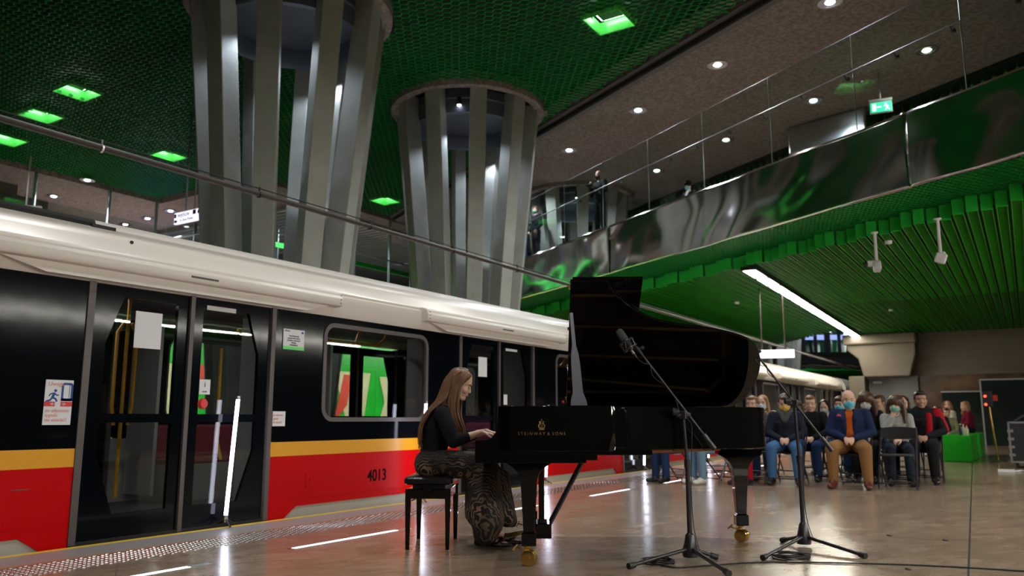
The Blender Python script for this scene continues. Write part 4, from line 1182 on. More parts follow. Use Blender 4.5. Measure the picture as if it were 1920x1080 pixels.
# ================================================================== light tubes on tripods
def light_tube(x, y, lab, rz=0.0, lean=0.0):
    t = thing('light_tube', lab, 'light tube', (x, y, 0), rz, 'upright light tubes along the platform edge')
    top = V((0.045 * math.sin(lean + 0.6), 0.045, 1.1))
    bm = nb(); tube(bm, [(0, 0, 0.1), tuple(top)], 0.017, 12); obj('tube', bm, 'tube', t, smooth=True)
    bm = nb(); tube(bm, [tuple(top), tuple(top + V((0, 0, 0.03)))], 0.019, 12); tube(bm, [(0, 0, 0.04), (0, 0, 0.1)], 0.019, 12); obj('end_caps', bm, 'steel2', t)
    bm = nb()
    for k in range(3):
        a = R(-30 + 120 * k); tube(bm, [(0, 0, 0.07), (0.12 * math.cos(a), 0.12 * math.sin(a), 0.012)], 0.008, 6)
    obj('tripod', bm, 'mstand', t)
for k, (x, y) in enumerate([(-5.985, 4.72), (-5.86, 7.25), (-5.97, 10.25), (-5.97, 13.8), (-5.94, 17.2)]):
    light_tube(x, y, ['glowing white light tube standing before the nearest train door', 'glowing light tube behind the pianist and her bench', 'glowing light tube seen between the piano legs', 'glowing light tube before the train door seen under the piano', 'farthest glowing light tube, beyond the seated front row'][k], 0.2)

# ================================================================== GRAND PIANO (local x = from keyboard to tail, y = treble to bass)
PA = R(30.5)
PT0 = (-3.037, 4.258)
piano = thing('grand_piano', 'black concert grand piano with raised lid and gold lettering on its side', 'grand piano', (PT0[0], PT0[1], 0), PA)
PW = 1.48
OUT = [(0.175, 0), (0.5, 0), (0.88, 0.0), (0.94, 0.06), (1.0, 0.16), (1.08, 0.255), (1.2, 0.35), (1.33, 0.42), (1.53, 0.475), (1.78, 0.525), (2.0, 0.60), (2.12, 0.69), (2.20, 0.83), (2.235, 1.0), (2.23, 1.2), (2.18, 1.36), (2.08, 1.46), (1.9, 1.48), (1.2, 1.48), (0.6, 1.48), (0.175, 1.48)]
def catmull(pts, n=4):
    out = []
    L = len(pts)
    for i in range(L - 1):
        p0, p1, p2, p3 = pts[max(i - 1, 0)], pts[i], pts[i + 1], pts[min(i + 2, L - 1)]
        for k in range(n):
            t = k / n
            out.append(tuple(0.5 * (2 * b + (c - a) * t + (2 * a - 5 * b + 4 * c - d) * t * t + (-a + 3 * b - 3 * c + d) * t ** 3) for a, b, c, d in zip(p0, p1, p2, p3)))
    out.append(pts[-1])
    return out
OUT = [(a_ if a_ <= 0.88 else 0.88 + (a_ - 0.88) * 0.925, b_) for a_, b_ in OUT]
OUTS = [OUT[0]] + catmull(OUT[1:-2], 4) + OUT[-2:]
def inset(pts, d):
    out = []
    n = len(pts)
    for i in range(n):
        a, b, c = V(pts[i - 1]), V(pts[i]), V(pts[(i + 1) % n])
        e1 = (b - a).normalized(); e2 = (c - b).normalized()
        nn = V((-(e1.y + e2.y), e1.x + e2.x))
        nn.normalize()
        k = max(0.5, nn.dot(V((-e1.y, e1.x))))
        out.append(tuple(b + nn * d / k))
    return out
INS = inset(OUTS, 0.055)
bm = nb()
rings = []
for pp, z in ((OUTS, 0.722), (OUTS, 1.012), (INS, 1.012), (INS, 0.722)):
    rings.append([bm.verts.new((a_, b_, z)) for a_, b_ in pp])
n = len(OUTS)
for q in range(4):
    A, B = rings[q], rings[(q + 1) % 4]
    for i in range(n): bm.faces.new((A[i], A[(i + 1) % n], B[(i + 1) % n], B[i]))
obj('rim', bm, 'black', piano, smooth=True, bevel=0.004)
bm = nb(); prism(bm, inset(OUTS, 0.02), (0.735, 0.76)); obj('underside', bm, 'wood', piano)
bm = nb()
for k in range(4):
    box2(bm, (0.9 + k * 0.25, 0.62 if k < 3 else 0.75, 0.70), (0.98 + k * 0.25, 1.42, 0.735))
tube(bm, [(0.82, 0.3, 0.705), (1.8, 1.0, 0.712)], 0.02, 4)
obj('back_posts', bm, 'wood', piano)
prof = [(0.026, 0.65), (0.026, 0.785), (0.034, 0.794), (0.105, 0.797), (0.135, 0.812), (0.158, 0.842), (0.168, 0.88), (0.172, 0.93), (0.175, 1.012), (0.26, 1.012), (0.26, 0.65)]
for u0 in (0.0, PW - 0.06):
    bm = nb(); prism(bm, prof, (u0, u0 + 0.06), 'XZ'); obj('cheek', bm, 'black', piano, bevel=0.003)
bm = nb(); box2(bm, (0.2, 0.001, 0.65), (0.74, PW - 0.001, 0.722)); box2(bm, (0.74, 0.004, 0.668), (0.81, PW, 0.722)); box2(bm, (0.81, 0.01, 0.70), (1.16, 1.4, 0.733)); obj('key_bed', bm, 'black', piano, bevel=0.004)
bm = nb(); box2(bm, (0.03, 0.06, 0.655), (0.055, PW - 0.06, 0.76)); box2(bm, (0.04, 0.05, 0.65), (0.21, PW - 0.05, 0.69)); obj('key_slip', bm, 'black', piano, bevel=0.003)
kb = nb()
for k in range(52):
    u = 0.13 + k * 0.0235
    box2(kb, (0.06, u + 0.0006, 0.74), (0.205, u + 0.0229, 0.772))
kbo = obj('white_keys', kb, 'ivory', piano)
kb = nb()
for k in range(51):
    if k % 7 in (1, 4): continue
    u = 0.13 + (k + 1) * 0.0235
    box2(kb, (0.11, u - 0.005, 0.77), (0.205, u + 0.005, 0.784))
obj('black_keys', kb, 'black', piano)
bm = nb(); prism(bm, [(0.205, 0.76), (0.215, 0.76), (0.255, 0.95), (0.24, 0.95)], (0.06, PW - 0.06), 'XZ'); box2(bm, (0.175, 0.06, 0.69), (0.2, 0.125, 0.80)); obj('fallboard', bm, 'black', piano)
bm = nb(); box2(bm, (0.205, 0.06, 0.768), (0.21, PW - 0.06, 0.776)); obj('felt_strip', bm, 'felt', piano)
# gold plate, strings
bm = nb(); prism(bm, inset(OUTS, 0.075), (0.86, 0.875)); obj('soundboard', bm, 'dwood', piano)
PL = [(0.32, 0.1), (0.85, 0.1), (0.94, 0.22), (1.08, 0.36), (1.3, 0.52), (1.68, 0.62), (1.86, 0.72), (1.95, 0.9), (1.95, 1.25), (1.84, 1.38), (0.32, 1.38)]
bm = nb()
for i in range(len(PL)):
    a_, b_ = V((*PL[i], 0.93)), V((*PL[(i + 1) % len(PL)], 0.93)); tube(bm, [a_, b_], 0.022, 6)
prism(bm, [(0.32, 0.1), (0.56, 0.1), (0.66, 1.38), (0.32, 1.38)], (0.915, 0.935))
for (s0, u0, s1, u1) in ((0.5, 0.3, 0.95, 0.25), (0.5, 0.55, 1.35, 0.55), (0.55, 0.8, 1.9, 0.85), (0.58, 1.05, 1.9, 1.1), (0.6, 1.25, 1.82, 1.36)):
    tube(bm, [(s0, u0, 0.95), (s1, u1, 0.95)], 0.016, 6)
prism(bm, [(0.56, 0.1), (0.85, 0.1), (0.98, 0.24), (0.8, 0.3), (0.62, 0.3)], (0.915, 0.935))
plate = obj('cast_plate', bm, 'plate', piano, smooth=True)
bm = nb()
for (s0, u0, r_) in ((0.78, 0.17, 0.05), (0.9, 0.28, 0.04), (1.2, 0.5, 0.035), (1.8, 0.8, 0.04)):
    lathe(bm, [(0, 0.944), (r_, 0.944), (r_ * 1.15, 0.93)], (s0, u0, 0), 18, cap=False)
obj('plate_boss', bm, 'mblack', plate)
bm = nb()
for k in range(60):
    f_ = k / 59
    s1 = 0.95 + (1.88 - 0.95) * (f_ ** 0.8); u1 = 0.2 + 1.12 * f_
    tube(bm, [(0.6, 0.13 + 1.2 * f_, 0.942), (s1, u1, 0.93)], 0.0016, 3, cap=False)
obj('strings', bm, 'mblack', piano)
bm = nb(); box2(bm, (0.6, 0.12, 0.93), (0.66, 1.36, 0.985)); obj('damper_rail', bm, 'mblack', piano)
# legs
def piano_leg(s, u, rz):
    bm = nb()
    prev = None
    for z, hw in ((0.70, 0.17), (0.655, 0.165), (0.64, 0.135), (0.62, 0.105), (0.59, 0.075), (0.55, 0.058), (0.5, 0.052), (0.21, 0.036), (0.205, 0.047), (0.13, 0.047), (0.125, 0.042)):
        hy = min(hw, 0.06)
        cur = [bm.verts.new((s + hw * cx, u + hy * cy, z)) for cx, cy in ((-1, -1), (1, -1), (1, 1), (-1, 1))]
        if prev:
            for q in range(4): bm.faces.new((prev[q], prev[(q + 1) % 4], cur[(q + 1) % 4], cur[q]))
        else: bm.faces.new(cur)
        prev = cur
    bm.faces.new(prev)
    L = obj('leg', bm, 'black', piano, bevel=0.003)
    bm = nb()
    m0 = len(bm.verts)
    for sy in (-0.022, 0.022):
        lathe(bm, [(0.0, sy - 0.014), (0.032, sy - 0.015), (0.047, sy - 0.012), (0.05, sy), (0.047, sy + 0.012), (0.032, sy + 0.015), (0.0, sy + 0.014)], (0, 0, 0.05), 22, 'Y', cap=False)
    tube(bm, [(0, -0.05, 0.05), (0, 0.05, 0.05)], 0.014, 12)
    tube(bm, [(0, 0, 0.05), (-0.03, 0, 0.10), (0, 0, 0.13)], 0.02, 10)
    tube(bm, [(-0.02, 0.03, 0.085), (-0.11, 0.05, 0.10)], 0.006, 6); tube(bm, [(-0.1, 0.07, 0.115), (-0.12, 0.03, 0.085)], 0.007, 6)
    for v in bm.verts: v.co = Matrix.Translation((s, u, 0)) @ Matrix.Rotation(rz, 4, 'Z') @ v.co
    obj('caster', bm, 'gold', L, smooth=True)
piano_leg(0.37, 0.13, R(-15)); piano_leg(0.37, 1.35, R(0)); piano_leg(1.98, 1.18, R(-35))
# pedal lyre
bm = nb()
for u in (0.68, 0.80): tube(bm, [(0.45, u, 0.66), (0.45, u, 0.2)], 0.014, 10)
for u in (0.64, 0.84): prism(bm, [(0.43, 0.66), (0.47, 0.66), (0.47, 0.15), (0.43, 0.15)], (u - 0.012, u + 0.012), 'XZ')
box2(bm, (0.36, 0.60, 0.10), (0.52, 0.88, 0.2)); obj('pedal_lyre', bm, 'black', piano, bevel=0.004)
lyre = [o for o in piano.children if o.name.startswith('pedal_lyre')][0]
for u in (0.66, 0.74, 0.82):
    bm = nb(); tube(bm, [(0.4, u, 0.125), (0.30, u, 0.12), (0.22, u, 0.10), (0.18, u, 0.10)], [0.008, 0.01, 0.018, 0.016], 10, flat=0.45, up=(0, 1, 0)); obj('pedal', bm, 'gold', lyre, smooth=True)
for u in (0.66, 0.82):
    bm = nb(); tube(bm, [(0.5, u, 0.17), (0.79, u - 0.0, 0.70)], 0.013, 8); obj('brace', bm, 'mstand', lyre)
# lid
TH = R(34)
def lidm(m):
    return Matrix.Translation((0, PW, 1.022)) @ Matrix.Rotation(-TH, 4, 'X') @ m
def lidshape(pts):  # (s,u) -> lid plane coordinates (s, u-PW)
    return [(a_, b_ - PW) for a_, b_ in pts]
ML = [(0.66, -0.03)] + [(a_ + (0.012 if a_ > 1 else 0), b_ - 0.03 if b_ < 1.3 else b_ + 0.01) for a_, b_ in OUTS if a_ > 0.86 and b_ < 1.47] + [(1.94, PW + 0.005), (0.66, PW + 0.005)]
bm = nb(); prism(bm, lidshape(ML), (0.0, 0.02))
for v in bm.verts: v.co = lidm(Matrix()) @ v.co
lid = obj('lid', bm, 'black', piano, bevel=0.003)
bm = nb(); prism(bm, lidshape([(0.675, -0.03), (1.16, -0.03), (1.16, PW), (0.675, PW)]), (0.022, 0.042))
for v in bm.verts: v.co = lidm(Matrix()) @ v.co
obj('lid_flap', bm, 'black', lid, bevel=0.003)
for kk in range(7):
    bm = nb()
    if kk < 4:
        u_ = (0.06, 0.5, 0.95, 1.38)[kk]; tube(bm, [(0.65, u_ - PW, 0.021), (0.672, u_ - PW, 0.021)], 0.012, 8)
    else:
        s_ = (0.75, 1.3, 1.8)[kk - 4]; tube(bm, [(s_ - 0.05, 0.005, 0.0), (s_ + 0.05, 0.005, 0.0)], 0.012, 8)
    for v in bm.verts: v.co = lidm(Matrix()) @ v.co
    obj('hinge', bm, 'gold', lid, smooth=True)
bm = nb()
st = [(1.015, 0.055), (1.05, 0.05), (1.10, 0.034), (1.30, 0.030), (1.37, 0.024), (1.42, 0.014), (1.66, 0.011)]
prev = None
for z, hw in st:
    cc = V((0.70 - (z - 1.0) * 0.05, 0.05 + (z - 1.0) * 0.42, z))
    cur = [bm.verts.new(cc + V(p)) for p in ((-hw, -0.01, 0), (hw, -0.01, 0), (hw, 0.01, 0), (-hw, 0.01, 0))]
    if prev:
        for q in range(4): bm.faces.new((prev[q], prev[(q + 1) % 4], cur[(q + 1) % 4], cur[q]))
    else: bm.faces.new(cur)
    prev = cur
bm.faces.new(prev); obj('prop_stick', bm, 'satin', piano, bevel=0.002)
rotS = Matrix(((1, 0, 0, 0.455), (0, 0, -1, -0.002), (0, 1, 0, 0.835), (0, 0, 0, 1)))
text_mesh('S T E I N W A Y  &  S O N S', 0.027, 'golddim', 'gold_lettering', piano, rotS, 0.0008, 'CENTER', 0.95)
bm = nb()
Z0 = 0.888
for sg in (-1, 1):
    tube(bm, [(0.455, 0, Z0 - 0.022), (0.455 + sg * 0.016, 0, Z0 - 0.016), (0.455 + sg * 0.02, 0, Z0), (0.455 + sg * 0.01, 0, Z0 + 0.012), (0.455 + sg * 0.014, 0, Z0 + 0.026)], 0.0035, 6, flat=0.5)
for dx in (-0.006, 0, 0.006): tube(bm, [(0.455 + dx, 0, Z0 - 0.02), (0.455 + dx, 0, Z0 + 0.03)], 0.0012, 4)
box(bm, (0.455, 0, Z0 - 0.026), (0.034, 0.003, 0.006)); tube(bm, [(0.455, 0, Z0 + 0.03), (0.455, 0, Z0 + 0.042)], [0.005, 0.002], 6)
obj('lyre_emblem', bm, 'golddim', piano)

# ================================================================== BENCH
def s2w(s, u, z=0.0):
    c, sn = math.cos(PA), math.sin(PA)
    return (PT0[0] + s * c - u * sn, PT0[1] + s * sn + u * c, z)
bench = thing('piano_bench', 'black padded adjustable piano bench on four square legs under the pianist', 'piano bench', s2w(-0.373, 1.011), PA)
bm = nb()
prev = None
for z, gx, gy in ((0.455, 0.165, 0.285), (0.465, 0.178, 0.298), (0.495, 0.178, 0.298), (0.51, 0.165, 0.285), (0.517, 0.12, 0.22), (0.519, 0.0, 0.0)):
    if gx == 0:
        c_ = bm.verts.new((0, 0, z))
        for i in range(len(prev)): bm.faces.new((prev[i], prev[(i + 1) % len(prev)], c_))
        break
    cur = [bm.verts.new((a_, b_, z)) for a_, b_ in rrect(-gx, gx, -gy, gy, 0.03, 4)]
    if prev:
        for i in range(len(cur)): bm.faces.new((prev[i], prev[(i + 1) % len(cur)], cur[(i + 1) % len(cur)], cur[i]))
    else: bm.faces.new(cur)
    prev = cur
obj('seat_cushion', bm, 'leather', bench, smooth=True)
bm = nb(); box2(bm, (-0.155, -0.275, 0.355), (0.155, 0.275, 0.425)); obj('apron', bm, 'black', bench, bevel=0.004)
bm = nb(); box2(bm, (-0.12, -0.24, 0.425), (0.12, 0.24, 0.456)); obj('lift_frame', bm, 'mblack', bench)
for sx in (-1, 1):
    for sy in (-1, 1):
        bm = nb(); prev = None
        for z, hw in ((0.425, 0.021), (0.35, 0.021), (0.0, 0.0135)):
            cc = (sx * 0.145, sy * 0.265)
            cur = [bm.verts.new((cc[0] + a_ * hw, cc[1] + b_ * hw, z)) for a_, b_ in ((-1, -1), (1, -1), (1, 1), (-1, 1))]
            if prev:
                for q in range(4): bm.faces.new((prev[q], prev[(q + 1) % 4], cur[(q + 1) % 4], cur[q]))
            else: bm.faces.new(cur)
            prev = cur
        bm.faces.new(prev); obj('leg', bm, 'black', bench, bevel=0.002)
for sy in (-1, 1):
    bm = nb(); tube(bm, [(0, sy * 0.27, 0.43), (0, sy * 0.325, 0.43)], [0.012, 0.012], 10); lathe(bm, [(0, -0.012), (0.034, -0.012), (0.038, 0), (0.034, 0.012), (0.012, 0.016), (0, 0.018)], (0, sy * 0.325, 0.43), 20, 'Y', cap=False); obj('knob', bm, 'black', bench, smooth=True)

# ================================================================== MICROPHONE STANDS
CH = V((-math.sin(R(32.6)), math.cos(R(32.6)), 0)); CR = V((math.cos(R(32.6)), math.sin(R(32.6)), 0))
def mic_stand(base, clutch, tail, tip, mic, legs, la, lb):
    base = V(base)
    t = thing('microphone_stand', la, 'microphone stand', base, 0, 'black boom microphone stands')
    rel = lambda p: V(p) - base
    bm = nb(); lathe(bm, [(0, 0.02), (0.05, 0.02), (0.056, 0.05), (0.04, 0.11), (0.03, 0.16), (0.018, 0.175), (0, 0.175)], (0, 0, 0), 16, cap=False); obj('hub', bm, 'mstand', t, smooth=True)
    cl = rel(clutch)
    bm = nb(); tube(bm, [(0, 0, 0.1), (0, 0, 0.62)], 0.0165, 12); tube(bm, [(0, 0, 0.60), (0, 0, 0.66)], 0.022, 12); tube(bm, [(0, 0, 0.6), (cl.x, cl.y, cl.z - 0.02)], 0.012, 12); obj('mast', bm, 'mstand', t, smooth=True)
    for L in legs:
        e = rel(L); e.z = 0.02
        bm = nb(); tube(bm, [(0, 0, 0.075), tuple(e)], 0.013, 10); lg = obj('leg', bm, 'mstand', t, smooth=True)
        dd = V((e.x, e.y, -0.05)).normalized()
        bm = nb(); tube(bm, [tuple(e - dd * 0.035), tuple(e + dd * 0.015)], 0.02, 12); obj('rubber_foot', bm, 'mblack', lg, smooth=True)
    d = (rel(tip) - rel(tail)).normalized()
    bm = nb(); box(bm, (cl.x, cl.y, cl.z), (0.05, 0.05, 0.055)); tube(bm, [cl - CR * 0.05, cl + CR * 0.05], 0.018, 10); tube(bm, [cl - CR * 0.075 + V((0, 0, 0.02)), cl - CR * 0.03 + V((0, 0, 0.02))], 0.028, 8); obj('clutch', bm, 'mblack', t, bevel=0.006)
    bm = nb(); tube(bm, [tuple(rel(tail)), tuple(rel(tip))], 0.0085, 10); bo = obj('boom', bm, 'mstand', t, smooth=True)
    bm = nb(); tl = rel(tail); tube(bm, [tuple(tl - d * 0.01), tuple(tl + d * 0.11)], 0.017, 12); obj('counterweight', bm, 'mstand', bo, smooth=True)
    tp = rel(tip)
    bm = nb(); tube(bm, [tuple(tp - d * 0.05), tuple(tp + d * 0.012)], 0.013, 10); tube(bm, [tp - CR * 0.02, tp + CR * 0.035], 0.008, 8); tube(bm, [tp + CR * 0.03, tp + CR * 0.045 + V((0, 0, 0.012))], 0.014, 8); obj('tip_joint', bm, 'mblack', bo, smooth=True)
    # microphone in a ring shaped shock mount, a thing of its own
    mp = V(mic)
    m = thing('condenser_microphone', lb, 'microphone', mp, 0, 'large condenser microphones')
    ax = (CR * -0.52 + V((0, 0, 0.85)) - CH * -0.1).normalized()
    bm = nb(); tube(bm, [ax * -0.055, ax * -0.03, ax * 0.03], [0.019, 0.025, 0.025], 16); obj('body', bm, 'mblack', m, smooth=True)
    bm = nb(); tube(bm, [ax * 0.03, ax * 0.075, ax * 0.105, ax * 0.115], [0.028, 0.028, 0.025, 0.014], 14, flat=0.72); obj('grille', bm, 'dgrey', m, smooth=True)
    bm = nb()
    for q in (-0.04, 0.015):
        t_ = ax.cross(CH).normalized(); u_ = ax.cross(t_)
        pts = [ax * q + t_ * 0.05 * math.cos(i * math.pi / 10) + u_ * 0.05 * math.sin(i * math.pi / 10) for i in range(21)]
        tube(bm, pts, 0.0065, 6, cap=False)
    for i in range(8):
        a = i * math.pi / 4
        tube(bm, [ax * -0.04 + (t_ * math.cos(a) + u_ * math.sin(a)) * 0.05, ax * 0.015 + (t_ * math.cos(a + 0.5) + u_ * math.sin(a + 0.5)) * 0.05], 0.004, 5)
        tube(bm, [ax * -0.012 + (t_ * math.cos(a) + u_ * math.sin(a)) * 0.05, ax * -0.012 + (t_ * math.cos(a) + u_ * math.sin(a)) * 0.024], 0.003, 4)
    tube(bm, [ax * -0.012 - t_ * 0.0 + CR * 0.04, tp + base - mp], 0.009, 8)
    obj('shock_mount', bm, 'mstand', m, smooth=True)
    bm = nb(); tube(bm, [ax * -0.05, ax * -0.09], 0.0105, 10); obj('plug', bm, 'steel2', m, smooth=True)
    bm = nb(); tube(bm, [ax * -0.088, ax * -0.12], [0.011, 0.006], 10); obj('plug_boot', bm, 'mblack', m, smooth=True)
    # cable from the plug along the boom and down the mast
    pts = [mp + ax * -0.115, mp + ax * -0.16 + CR * 0.02]
    up_ = V((0, 0, 1))
    tw, tb = V(tip), V(clutch)
    for i in range(1, 13):
        f_ = i / 12
        c_ = tw.lerp(tb, 0.15 + 0.85 * f_)
        pts.append(c_ + (CR * math.cos(f_ * 9) * 0.022 - CH * 0.012 * (1 if math.sin(f_ * 9) > 0 else -1) + up_ * math.sin(f_ * 9) * -0.02))
    pts += [tb + CR * 0.05 - up_ * 0.05, base + CR * 0.035 + up_ * 0.75, base + CR * 0.02 + up_ * 0.45, base + CR * 0.03 + up_ * 0.2, base + CR * 0.06 - CH * 0.05 + up_ * 0.04]
    pts = catmull([tuple(p) for p in pts], 3)
    bm = nb(); tube(bm, pts, 0.0032, 6)
    return bm
cab1 = mic_stand((-1.986, 5.318, 0), (-2.0, 5.31, 0.955), (-1.83, 5.415, 0.735), (-2.255, 5.142, 1.412), (-2.315, 5.108, 1.448), [(-2.19, 4.80, 0), (-1.85, 5.42, 0), (-1.60, 4.90, 0)], 'nearer black boom stand in front of the piano keyboard half', 'condenser microphone in a ring mount before the raised lid')
cab2 = mic_stand((-1.479, 6.309, 0), (-1.49, 6.302, 1.045), (-1.275, 6.44, 0.70), (-1.728, 6.15, 1.434), (-1.775, 6.12, 1.462), [(-1.57, 5.56, 0), (-1.66, 6.42, 0), (-1.02, 6.0, 0)], 'farther black boom stand beside the piano tail leg', 'condenser microphone before the tail end of the lid')
def coil(bm, c, r, n, z=0.006):
    c = V(c)
    pts = []
    for i in range(n * 16 + 1):
        a = i * math.pi / 8
        rr = r * (1 + 0.1 * math.sin(i * 0.7))
        pts.append(c + V((rr * math.cos(a), rr * math.sin(a) * 0.9, z + 0.006 * (i // 16) + 0.003 * math.sin(i))))
    tube(bm, pts, 0.0042, 6)
coil(cab1, (-2.12, 5.09, 0), 0.10, 4); coil(cab2, (-1.44, 5.74, 0), 0.12, 5)
o = obj('microphone_cable', cab1, 'mblack', smooth=True); tag(o, 'black cable winding down the nearer microphone stand to a coil on the floor', 'cable')
o = obj('microphone_cable', cab2, 'mblack', smooth=True); tag(o, 'black cable winding down the farther microphone stand to a coil on the floor', 'cable')
bm = nb(); tube(bm, catmull([(-2.07, 5.0, 0.006), (-1.95, 4.98, 0.006), (-1.80, 5.16, 0.006), (-1.55, 5.46, 0.006), (-1.2, 5.66, 0.006), (-0.75, 5.86, 0.006), (-0.3, 5.98, 0.006), (0.25, 6.05, 0.006)], 6), 0.005, 6)
o = obj('floor_cable', bm, 'mblack', smooth=True); tag(o, 'long black cable lying across the floor at the lower right', 'cable')
for k, (x, y) in enumerate([(-0.72, 5.72), (-0.2, 5.66), (-1.03, 7.25), (-0.63, 7.2)]):
    bm = nb(); box(bm, (x, y, 0.004), (0.02, 0.05, 0.007), 0.5); o = obj('tape_scrap', bm, 'dgrey'); tag(o, ['dark tape scrap below the floor cable, left one', 'dark tape scrap below the floor cable, right one', 'small dark tape mark on the floor beyond the cable, left one', 'small dark tape mark on the floor beyond the cable, nearer the joint'][k], 'tape')

# ================================================================== PEOPLE
def usphere(bm, c, r, rot=None, seg=14, rings_=9):
    m = Matrix.Translation(V(c)) @ (rot.to_4x4() if rot is not None else Matrix()) @ Matrix.Diagonal((*(r if isinstance(r, (tuple, list)) else (r, r, r)), 1))
    bmesh.ops.create_uvsphere(bm, u_segments=seg, v_segments=rings_, radius=1, matrix=m)
def cone(bm, p0, r0, p1, r1, flat=1.0, up=None, n=12):
    """tapered limb with round ends; flat < 1 squashes it along the axis `up`"""
    p0, p1 = V(p0), V(p1)
    d = (p1 - p0)
    if d.length < 1e-6: return
    dn = d.normalized()
    upv = V(up) if up else (V((0, 1, 0)) if abs(dn.y) < 0.8 else V((1, 0, 0)))
    u = (upv - dn * upv.dot(dn)).normalized()
    t = u.cross(dn)
    prev = None
    K = 4
    prof = [(-r0 * math.cos(i * math.pi / 2 / K), r0 * math.sin(i * math.pi / 2 / K)) for i in range(1, K)] + [(0, r0), (d.length, r1)] + [(d.length + r1 * math.sin(i * math.pi / 2 / K), r1 * math.cos(i * math.pi / 2 / K)) for i in range(1, K)]
    a0 = bm.verts.new(p0 - dn * r0)
    for s_, r_ in prof:
        rg = ring(bm, p0 + dn * s_, t, u, r_, r_ * flat, n)
        if prev:
            for k in range(n): bm.faces.new((prev[k], prev[(k + 1) % n], rg[(k + 1) % n], rg[k]))
        else:
            for k in range(n): bm.faces.new((rg[k], rg[(k + 1) % n], a0))
        prev = rg
    a1 = bm.verts.new(p1 + dn * r1)
    for k in range(n): bm.faces.new((prev[(k + 1) % n], prev[k], a1))
def chain(bm, pts, rads, **k):
    for i in range(len(pts) - 1): cone(bm, pts[i], rads[i], pts[i + 1], rads[i + 1], **k)
def blob(name, bm, m, parent=None, voxel=0.012, smooth=4, disp=None):
    """fuse overlapping closed pieces into one continuous skin"""
    me = bpy.data.meshes.new('t'); bmesh.ops.recalc_face_normals(bm, faces=bm.faces[:]); bm.to_mesh(me); bm.free()
    to = bpy.data.objects.new('t', me); COL.objects.link(to)
    r = to.modifiers.new('r', 'REMESH'); r.mode = 'VOXEL'; r.voxel_size = voxel; r.use_smooth_shade = True
    s = to.modifiers.new('s', 'SMOOTH'); s.factor = 0.5; s.iterations = smooth
    dg = bpy.context.evaluated_depsgraph_get()
    out = bpy.data.meshes.new_from_object(to.evaluated_get(dg))
    bpy.data.objects.remove(to); bpy.data.meshes.remove(me)
    out.name = name; out.materials.clear(); out.materials.append(M[m] if isinstance(m, str) else m)
    out.polygons.foreach_set('use_smooth', [True] * len(out.polygons))
    o = bpy.data.objects.new(name, out); COL.objects.link(o)
    if parent: o.parent = parent
    return o
def add_head(bm, H, Rm):
    """head of 0.23 m centred at H; Rm turns local +Y (face) to where it looks"""
    P = lambda x, y, z: H + Rm @ V((x, y, z))
    usphere(bm, P(0, -0.012, 0.028), (0.074, 0.092, 0.088), Rm)
    usphere(bm, P(0, 0.02, -0.03), (0.058, 0.066, 0.080), Rm)
    usphere(bm, P(0, 0.058, -0.09), (0.028, 0.026, 0.022), Rm)
    usphere(bm, P(0, 0.060, 0.026), (0.048, 0.022, 0.022), Rm)
    usphere(bm, P(0, 0.040, -0.015), (0.052, 0.046, 0.055), Rm)
    cone(bm, P(0, 0.079, 0.004), 0.007, P(0, 0.093, -0.028), 0.0095, n=8)
    for sx in (-1, 1):
        usphere(bm, P(sx * 0.010, 0.086, -0.031), (0.008, 0.009, 0.007), Rm, 8, 6)
        usphere(bm, P(sx * 0.032, 0.052, -0.028), (0.028, 0.030, 0.030), Rm)
        usphere(bm, P(sx * 0.074, -0.008, -0.008), (0.008, 0.020, 0.032), Rm)
        cone(bm, P(sx * 0.054, -0.005, -0.05), 0.02, P(sx * 0.018, 0.05, -0.092), 0.018, n=8)
    usphere(bm, P(0, 0.079, -0.056), (0.020, 0.011, 0.006), Rm, 10, 6)
    usphere(bm, P(0, 0.077, -0.066), (0.017, 0.011, 0.006), Rm, 10, 6)
def face_bits(root, H, Rm, brow='h_dark', closed=False, lips=True):
    P = lambda x, y, z: H + Rm @ V((x, y, z))
    bm = nb()
    for sx in (-1, 1): usphere(bm, P(sx * 0.031, 0.074, 0.0), (0.013, 0.007, 0.003 if closed else 0.0055), Rm, 10, 6)
    obj('eyes', bm, 'eye', root, smooth=True)
    bm = nb()
    for sx in (-1, 1): tube(bm, [P(sx * 0.014, 0.083, 0.020), P(sx * 0.033, 0.080, 0.026), P(sx * 0.05, 0.066, 0.019)], [0.003, 0.004, 0.002], 6)
    obj('eyebrows', bm, brow, root, smooth=True)
    if lips:
        bm = nb(); usphere(bm, P(0, 0.0835, -0.0605), (0.019, 0.008, 0.0075), Rm, 10, 6); obj('lips', bm, 'lip', root, smooth=True)
